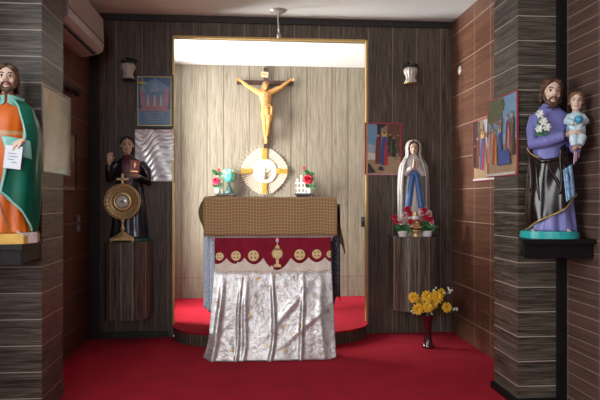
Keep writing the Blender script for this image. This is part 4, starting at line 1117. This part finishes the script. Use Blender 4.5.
# two pictures on the right side: on the pillar flank and on the wall behind it
w, h = .395, .448
t = picture('picture of robed figures under a tree on the right pillar flank', (PRX-.005, 3.05+w/2-.008, 1.435), -PI/2, w, h)
frame(t, w, h, .007, .005, PINKF)
p = Pic(w-.012, h-.012, 'sand')
p.rect(0, 1, .4, 1, 'sky'); p.rect(0, 1, .34, .52, 'haze'); p.poly([(0, .36), (1, .42), (1, .34), (0, .3)], 'stone')
p.rect(.10, .19, .38, 1, 'brown')
for x, z, r in ((.08, .9, .15), (.25, .93, .16), (.38, .88, .13), (.5, .9, .10), (.3, .78, .11), (.1, .78, .1), (.46, .78, .07)): p.disc(x, z, r, 'tree')
p.poly([(.22, .70), (.52, .62), (.53, .66), (.23, .75)], 'wood'); p.poly([(.36, .34), (.42, .34), (.56, .72), (.50, .74)], 'wood')
p.person(.18, .16, .5, 'ochre', 'brown'); p.person(.05, .18, .42, 'pink'); p.person(.72, .26, .5, 'maroon', 'pink'); p.person(.88, .24, .55, 'brown', 'dark'); p.person(.30, .14, .48, 'red', 'ochre')
p.person(.48, .13, .50, 'blue', 'blue', True); p.poly([(.46, .12), (.86, .14), (.76, .34), (.56, .3)], 'blue'); p.rect(0, 1, 0, .035, 'white'); p.build(t)
w, h = .40, .445
t = picture('picture of a figure carrying a cross on reddish right wall', (XR-.005, 4.11, 1.437), -PI/2, w, h)
frame(t, w, h, .007, .005, PINKF)
p = Pic(w-.012, h-.012, 'sand')
p.rect(0, 1, .34, 1, 'stone'); p.rect(0, .2, .3, 1, 'dark'); p.rect(.2, .32, .4, .98, 'brown'); p.poly([(.5, .98), (1, .98), (1, .5), (.62, .5)], 'haze')
p.poly([(.2, .82), (.85, .62), (.86, .68), (.22, .9)], 'wood'); p.poly([(.62, .25), (.69, .25), (.52, .92), (.44, .9)], 'wood')
p.person(.2, .2, .55, 'maroon', 'brown'); p.person(.75, .22, .5, 'ochre'); p.person(.42, .17, .62, 'blue', 'red', True, .04); p.person(.08, .22, .4, 'dark'); p.rect(0, 1, 0, .03, 'white'); p.build(t)
# glossy picture on the left pillar flank, its glare painted as olive tones
w, h = .45, .44
t = picture('glossy picture with glare painted olive on the dark flank of the left pillar', (PLX+.005, 3.05+w/2, 1.436), PI/2, w, h)
OLV = mat('glare_olive_print', (.22, .20, .125), .25, var=.25, scale=6, coat=.5)
PAL['olive'] = OLV; pm('olive2', (.27, .25, .17), .25, .4); pm('olive3', (.25, .18, .09), .25, .4)
frame(t, w, h, .008, .005, mat('pale_grey_border', (.26, .245, .2), .35))
p = Pic(w-.012, h-.012, 'olive'); p.poly([(.5, .35), (.8, .3), (.95, .7), (.7, .8)], 'olive2'); p.poly([(.08, .5), (.2, .58), (.42, .86), (.34, .9)], 'olive3'); p.disc(.28, .86, .09, 'olive3'); p.poly([(.05, .05), (.6, .1), (.5, .3), (.1, .4)], 'olive2'); p.build(t)
# dim picture low on the left wall
t = picture('dim brown picture on the shaded left wall beyond the pillar', (XL+.005, 4.21, 1.345), PI/2, .38, .42)
frame(t, .38, .42, .012, .008, mat('dark_frame', (.03, .02, .018), .4)); p = Pic(.36, .40, 'brown'); p.rect(.05, .95, .5, .95, 'stone'); p.person(.4, .1, .7, 'dark', 'maroon'); p.person(.7, .1, .6, 'brown'); p.rect(0, 1, 0, .07, 'stone'); p.build(t)

# framed blue picture and the wrapped one below it
c0, c1 = at(135.6, 74.5, YB), at(173.8, 128.2, YB); w, h = c1.x-c0.x, c0.z-c1.z
t = picture('blue picture in a green and gold frame on the left back wall', ((c0.x+c1.x)/2, YB-.004, (c0.z+c1.z)/2), 0, w, h)
frame(t, w, h, .016, .016, mat('dark_green_frame', (.018, .04, .028), .35))
b = MB(); q = .016
for x0, x1, z0, z1 in ((-w/2+q, w/2-q, h/2-q-.005, h/2-q), (-w/2+q, w/2-q, -h/2+q, -h/2+q+.005), (-w/2+q, -w/2+q+.005, -h/2+q+.005, h/2-q-.005), (w/2-q-.005, w/2-q, -h/2+q+.005, h/2-q-.005)): b.box(x0, x1, -.012, -.002, z0, z1)
b.build('gold_fillet', GOLDB, t)
pm('deepblue', (.05, .14, .33), .25, .3); pm('midblue', (.14, .30, .50), .25, .3); pm('paleblue', (.36, .50, .62), .25, .3); pm('steel', (.24, .38, .54), .25, .3); pm('rosy', (.48, .24, .28), .25, .3); pm('yellow', (.66, .50, .06), .3); pm('mist', (.50, .56, .60), .25, .3)
p = Pic(w-.04, h-.04, 'deepblue')
p.rect(0, 1, 0, .34, 'midblue'); p.poly([(.1, .4), (.9, .4), (.95, .8), (.5, .98), (.05, .8)], 'midblue')
p.poly([(.06, .3), (.94, .3), (.86, .42), (.14, .42)], 'rosy'); p.rect(.08, .2, .42, .72, 'rosy'); p.rect(.8, .92, .42, .76, 'rosy'); p.poly([(.36, .7), (.64, .7), (.6, .82), (.5, .9), (.4, .82)], 'steel')
for i in range(7): p.person(.2+.1*i, .4, .22+.05*(i % 2), 'mist' if i % 2 else 'rosy')
for i in range(5): p.rect(.2+.03*i, .8-.02*i, .25-.045*i, .265-.045*i, 'paleblue')
p.rect(.12, .15, .72, .98, 'yellow'); p.rect(.02, .25, .86, .895, 'yellow'); p.build(t)
c0, c1 = at(134.6, 128.8, YB), at(175.2, 182.2, YB); w, h = c1.x-c0.x, c0.z-c1.z
t = picture('picture wrapped in crinkled shiny plastic below the blue picture', ((c0.x+c1.x)/2, YB-.004, (c0.z+c1.z)/2), 0, w, h)
frame(t, w, h, .006, .010, mat('worn_maroon_edge', (.12, .05, .055), .4))
def crinkle():
    m = NT('crinkled_plastic'); v = m.mapped((1, 1, 1))
    f = m.noise(v, 7, 3)
    c = m.ramp(f, [(.35, (.74, .77, .80)), (.6, (.90, .92, .93))])  # near-white base colour stands in for glare on the plastic
    return m.fin(c, .22, .15, .5)
def wrap(u, v):
    x = (u-.5)*(w-.01); z = (v-.5)*(h-.01); a = 44*v+7*math.sin(u*4+1)+3*math.sin(u*9)
    amp = .0008+.0050*max(0, v-.55)
    return (x, -.006-amp*(1+math.sin(a))-.0008*math.sin(u*17+v*9), z)
MB().sheet(wrap, 60, 60, .001).build('plastic_wrap', crinkle(), t)

# ================================================================== wall lamps
SHADE = mat('frosted_lamp_glass', (.46, .44, .39), .35, var=.03, coat=.2)
IRON = mat('dark_bronze', (.045, .045, .042), .35, .6)
CHROME = mat('chrome', (.50, .50, .49), .35, .35, var=.03)
def sconce(px, py, label, dark):
    c = at(px, py, YB-.085)
    t = thing('wall_lamp', label, 'lamp', c)
    MB().lathe([(.020, -.012), (.034, -.010), (.040, 0), (.030, .004)], (0, .085, .085), mx=Matrix.Rotation(PI/2, 4, 'X')).build('wall_plate', IRON, t)
    b = MB().tube([(0, .075, .085), (0, .04, .115), (0, 0, .100), (0, 0, .075)], [.007, .007, .007, .010], seg=8)
    b.lathe([(.010, .084), (.028, .078), (.036, .066), (.034, .060), (.004, .060)])
    for a in range(3):
        q = 2*PI*a/3+.5; b.tube([(.02*math.cos(q), .02*math.sin(q), .078), (.05*math.cos(q), .05*math.sin(q), .098), (.068*math.cos(q), .068*math.sin(q), .088)], [.005, .005, .008], seg=8)
    b.build('bracket', IRON, t)
    MB().lathe([(.024, .064), (.044, .058), (.055, .040), (.053, .022), (.040, -.004), (.036, -.022), (.044, -.048), (.053, -.060), (.049, -.060), (.034, -.03), (.036, 0), (.048, .03), (.03, .055), (.004, .060)], fl=.05, nfl=12, seg=72).build('lamp_shade', SHADE, t)
    MB().lathe([(.044, -.066), (.050, -.063), (.050, -.056), (.043, -.058), (.002, -.06), (.002, -.066)]).build('rim', IRON if not dark else GOLDB, t)
sconce(128.2, 71.5, 'white glass wall lamp above the black robed statue at left', False)
sconce(410.6, 75.5, 'white glass wall lamp above the veiled statue at right', True)

# ================================================================== air conditioner, switch, rod, disc, hanging rod
ACM = mat('off_white_plastic', (.40, .36, .345), .35, var=.03)
ACD = mat('dark_louvre', (.02, .018, .018), .5)
t = thing('air_conditioner', 'off white split air conditioner high on the left wall', 'air conditioner', (XL, 3.95, 2.09))
prof = [(0, .02), (.06, 0), (.175, .025), (.205, .05), (.212, .10), (.205, .275), (.19, .29), (0, .29)]
MB().slab(prof, -.415, .415, 0, smooth=False).build('casing', ACM, t)
MB().slab([(.075, -.004), (.165, .0145), (.165, .022), (.075, .004)], -.37, .37).build('air_outlet', ACD, t)
MB().slab([(.085, -.012), (.15, .001), (.15, .005), (.085, -.008)], -.355, .355).build('flap', ACM, t)
MB().slab([(.2125, .096), (.2145, .096), (.2125, .104), (.2105, .104)], -.41, .41).build('panel_seam', ACD, t)
b = MB(); y0 = 3.62
t = thing('wall_rod', 'dark rod fixed along the left wall below the air conditioner', 'rod', (XL+.035, 4.0, 1.835))
MB().tube([(0, -.36, 0), (0, .33, 0)], .017, seg=12).build('bar', IRON, t)
MB().sph((0, .35, -.002), (.026, .034, .026)).build('end_knob', IRON, t)
for yy in (-.25, .2): MB().box(-.0345, 0, yy-.012, yy+.012, -.012, .012).build('bracket', IRON, t)
t = thing('light_switch', 'grey double switch plate low on the left wall', 'switch', (XL, 4.47, .91))
for z in (-.032, .032):
    pl = MB().box(.0, .010, -.036, .036, z-.029, z+.029, 0, .003).build('plate', mat('grey_switch_plate', (.26, .22, .21), .4) if z < 0 else bpy.data.materials['grey_switch_plate'], t)
    MB().box(.010, .015, -.016, .016, z-.012, z+.012, 0, .002).build('rocker', mat('switch_rocker', (.42, .38, .36), .4) if z < 0 else bpy.data.materials['switch_rocker'], pl)
c = at(363.4, 217, NY-.02)
t = thing('wall_hook', 'dark hook on the niche wall just inside the right edge of the opening', 'hook', (c.x, NY, c.z))
MB().box(-.020, .030, -.010, 0, -.10, 0, 0, .003).build('back_plate', IRON, t)
MB().tube([(0, -.008, -.03), (-.004, -.034, -.06), (-.004, -.040, -.03), (-.004, -.034, -.012)], [.007, .007, .006, .008], seg=8).build('hook_arm', IRON, t)
c = at(456.8, 71, 4.62)
o = MB().lathe([(.002, 0), (.034, 0), (.034, .006), (.028, .012), (.002, .014)], mx=Matrix.Rotation(-PI/2, 4, 'Y')).build('wall_button', mat('white_cap', (.62, .58, .53), .4), None, (XR-.0005, 4.60, c.z))
tag(o, 'small round white button high on the reddish right wall', 'button')
p0 = at(277.6, 9.5, 4.60)
t = thing('hanging_rod', 'chrome ceiling rose with a thin hanging rod above the niche', 'rod', (p0.x, 4.60, H))
MB().lathe([(.004, -.03), (.02, -.028), (.05, -.016), (.066, -.004), (.066, 0), (.003, 0)]).build('ceiling_rose', CHROME, t)
MB().tube([(0, 0, -.02), (.004, 0, -.10), (.010, 0, -.175)], .0055, seg=8).build('rod', CHROME, t)
MB().lathe([(.004, -.215), (.014, -.208), (.018, -.195), (.012, -.183), (.008, -.17), (.004, -.168)], (.011, 0, 0)).build('end_knob', CHROME, t)

# ================================================================== red vase with yellow flowers
VASEM = mat('dark_red_glaze', (.055, .006, .009), .2, var=.2, coat=.6)
vb = at(428, 347.5, 4.30); vx, vy = vb.x, 4.30
o = MB().lathe([(.002, 0), (.044, 0), (.047, .004), (.040, .018), (.030, .05), (.026, .10), (.028, .15), (.036, .20), (.047, .238), (.050, .245), (.046, .244), (.034, .20), (.024, .15), (.021, .10), (.002, .08)], seg=36).build('flower_vase', VASEM, None, (vx, vy, 0))
tag(o, 'dark red trumpet vase on the red carpet by the right wall', 'vase')
YEL = mat('yellow_petals', (.92, .54, .04), .55, var=.2, scale=60)
YELC = mat('orange_flower_eye', (.50, .20, .02), .6)
STEMG = mat('flower_stem', (.05, .10, .03), .55)
fl_ = [(413.5, 297.5, -.03, 'leftmost yellow flower of the red vase bouquet', 5.2), (418.0, 309.0, -.05, 'low yellow flower hanging over the left vase rim', 5.4), (427.0, 296.5, -.01, 'topmost yellow flower rising above the middle of the vase', 5.6),
       (427.5, 307.5, -.06, 'yellow flower just above the front of the vase mouth', 5.2), (437.0, 297.0, -.03, 'large yellow flower at upper right of the bouquet', 6.2), (419.5, 301.5, .01, 'yellow flower between leftmost and topmost blooms', 4.6),
       (441.0, 293.0, .03, 'yellow flower tucked behind the upper right bloom', 4.6), (446.5, 307.5, -.01, 'lone yellow flower reaching right of the vase', 5.2), (433.0, 304.0, .0, 'yellow flower in the middle of the bouquet', 5.0)]
for i, (px, py, dy, lab, r) in enumerate(fl_):
    hp = at(px, py, vy+dy); O = V((vx, vy, .17)); r = r*1.12*4.46/600
    t = thing('yellow_flower', lab, 'flower', O, 0, 'yellow flowers in the red vase')
    e = hp-O; a = 2*PI*i/9; m_ = V((.014*math.cos(a), .014*math.sin(a), .078))
    MB().tube([(m_.x*.45, m_.y*.45, 0), m_, m_.lerp(e, .55)+V((0, 0, .02)), e], .0022, seg=6).build('stem', STEMG, t)
    ax = V((e.x*1.6, -.9+dy*3, .35+random.uniform(-.2, .2)))
    b = MB(); bloom(b, e, r, ax, 3, 11, 0, None, .55, .24); b.build('bloom', YEL, t)
    b = MB().sph(e+ax.normalized()*r*.16, r*.2, 0, 10, 6); b.build('flower_eye', YELC, t)
for px, py, lab in ((451.5, 288.5, 'white filler sprig at the top right of the yellow bouquet'), (456, 309.5, 'white filler sprig beside the lone right yellow flower'), (436.0, 289.0, 'white filler sprig above the middle of the yellow bouquet'), (413.5, 312.5, 'white filler sprig at lower left of the yellow bouquet')):
    hp = at(px, py, vy); O = V((vx, vy, .17)); e = hp-O; k = random.uniform(0, 6)
    t = thing('filler_sprig', lab, 'flower', O, 0, 'white filler sprigs in the red vase')
    m_ = V((.012*math.cos(k), .012*math.sin(k), .078))
    b = MB().tube([(m_.x*.4, m_.y*.4, 0), m_, m_.lerp(e, .6)+V((0, 0, .012)), e], .0016, seg=6)
    d = (e-m_).normalized()
    for j in range(6): leaf(b, e-d*.012*j, e-d*.012*j+V((random.uniform(-.03, .03), -.01, random.uniform(-.012, .03))), .007)
    b.build('stem', STEMG, t)
    b = MB(); b.tube([e-d*.045, e+d*.02], .0012, seg=5)
    for j in range(9):
        s_ = e-d*.006*j+V((random.uniform(-.016, .016), random.uniform(-.01, .01), random.uniform(-.012, .016)))
        b.tube([e-d*.008*j, s_], .0009, seg=4); b.sph(s_, .0072, 0, 8, 6)
    b.build('florets', LILYW, t)

# ================================================================== pots and ornament at the veiled woman's feet
WHITER = mat('white_edged_petals', (.70, .56, .55), .5, var=.15)
def potted(px, label, blooms):
    y = 4.580; c = at(px, 236, y)
    t = thing('potted_flowers', label, 'potted flower', (c.x, y, P2[1]))
    MB().lathe([(.002, 0), (.030, 0), (.033, .004), (.040, .040), (.041, .046), (.037, .046), (.035, .036), (.002, .034)], seg=28).build('pot', WHITEP, t)
    lf = MB()
    for j in range(22):
        a = 2*PI*j/22+random.uniform(-.2, .2); l = random.uniform(.04, .085); z = random.uniform(.035, .09)
        lf.v and None
        leaf(lf, (0, 0, z-.01), (l*math.cos(a), .6*l*math.sin(a)-.008, z+random.uniform(.0, .035)), .018)
    lf.tube([(0, 0, .03), (0, 0, .11)], .010, seg=8)
    for bx, by, r, k in blooms:
        p = at(bx, by, y-.03); e = V((p.x-c.x, -.03, p.z-P2[1]))
        lf.tube([(0, 0, .05), e*.6+V((0, .01, .02)), e], .002, seg=5)
    lf.build('foliage', LEAFM, t)
    for bx, by, r, k in blooms:
        p = at(bx, by, y-.03); e = V((p.x-c.x, -.034, p.z-P2[1])); rr = r*4.65/600
        b = MB(); bloom(b, e, rr, (e.x*3, -1, .5), 3, 7, 0 if k == 0 else 1, None, 1.0, .5); b.sph(e, rr*.4, 0, 8, 6)
        if k == 1: bloom(b, e+V((0, -.006, 0)), rr*.6, (0, -1, .4), 2, 5, 0, None, 1., .5)
        b.build('bloom', [ROSER, WHITER], t)
potted(402.8, 'white pot of red and pink flowers at the left foot of the veiled statue', [(394.6, 217.5, 3.2, 0), (400.5, 221.5, 4.2, 1), (396.5, 222.5, 2.6, 0), (407.0, 209.5, 3.6, 0), (409.5, 214.0, 3.2, 0), (404.0, 215.5, 3.0, 1), (409.5, 221.5, 2.8, 0)])
potted(427.4, 'white pot of red and pink flowers at the right foot of the veiled statue', [(423.5, 211.0, 3.6, 0), (428.5, 214.0, 3.8, 1), (430.5, 219.5, 3.4, 0), (425.5, 218.0, 3.6, 0), (421.0, 213.5, 3.0, 1), (431.5, 223.0, 2.6, 1)])
c = at(415.9, 236, 4.570)
t = thing('ornament', 'small gold and red ornament between two white flower pots', 'ornament', (c.x, 4.570, P2[1]))
MB().lathe([(.002, 0), (.034, 0), (.036, .005), (.028, .016), (.024, .026), (.034, .038), (.042, .046), (.040, .052), (.002, .052)], fl=.04, nfl=8, seg=48).build('gold_foot', GOLDM, t)
MB().lathe([(.030, .050), (.046, .066), (.050, .09), (.044, .112), (.030, .128), (.014, .134), (.002, .134)], sy=.7).build('red_body', mat('ornament_red', (.26, .035, .025), .35, var=.3, scale=80), t)
b = MB()
b.slab([(-.016, .066), (.016, .066), (.020, .098), (.010, .120), (-.010, .120), (-.020, .098)], -.040, -.026); b.sph((0, -.038, .112), (.011, .008, .011))
for s_ in (-1, 1): b.tube([(s_*.018, -.036, .07), (s_*.042, -.026, .085), (s_*.050, -.008, .062)], [.006, .005, .007], seg=8)
b.build('gold_relief', GOLDM, t)
MB().lathe([(.014, .130), (.026, .142), (.030, .152), (.022, .158), (.002, .158)], sy=.7).build('white_collar', WHITEP, t)
MB().lathe([(.010, .154), (.018, .168), (.016, .182), (.009, .190), (.006, .200), (.002, .204)], sy=.8).build('gold_finial', GOLDM, t)
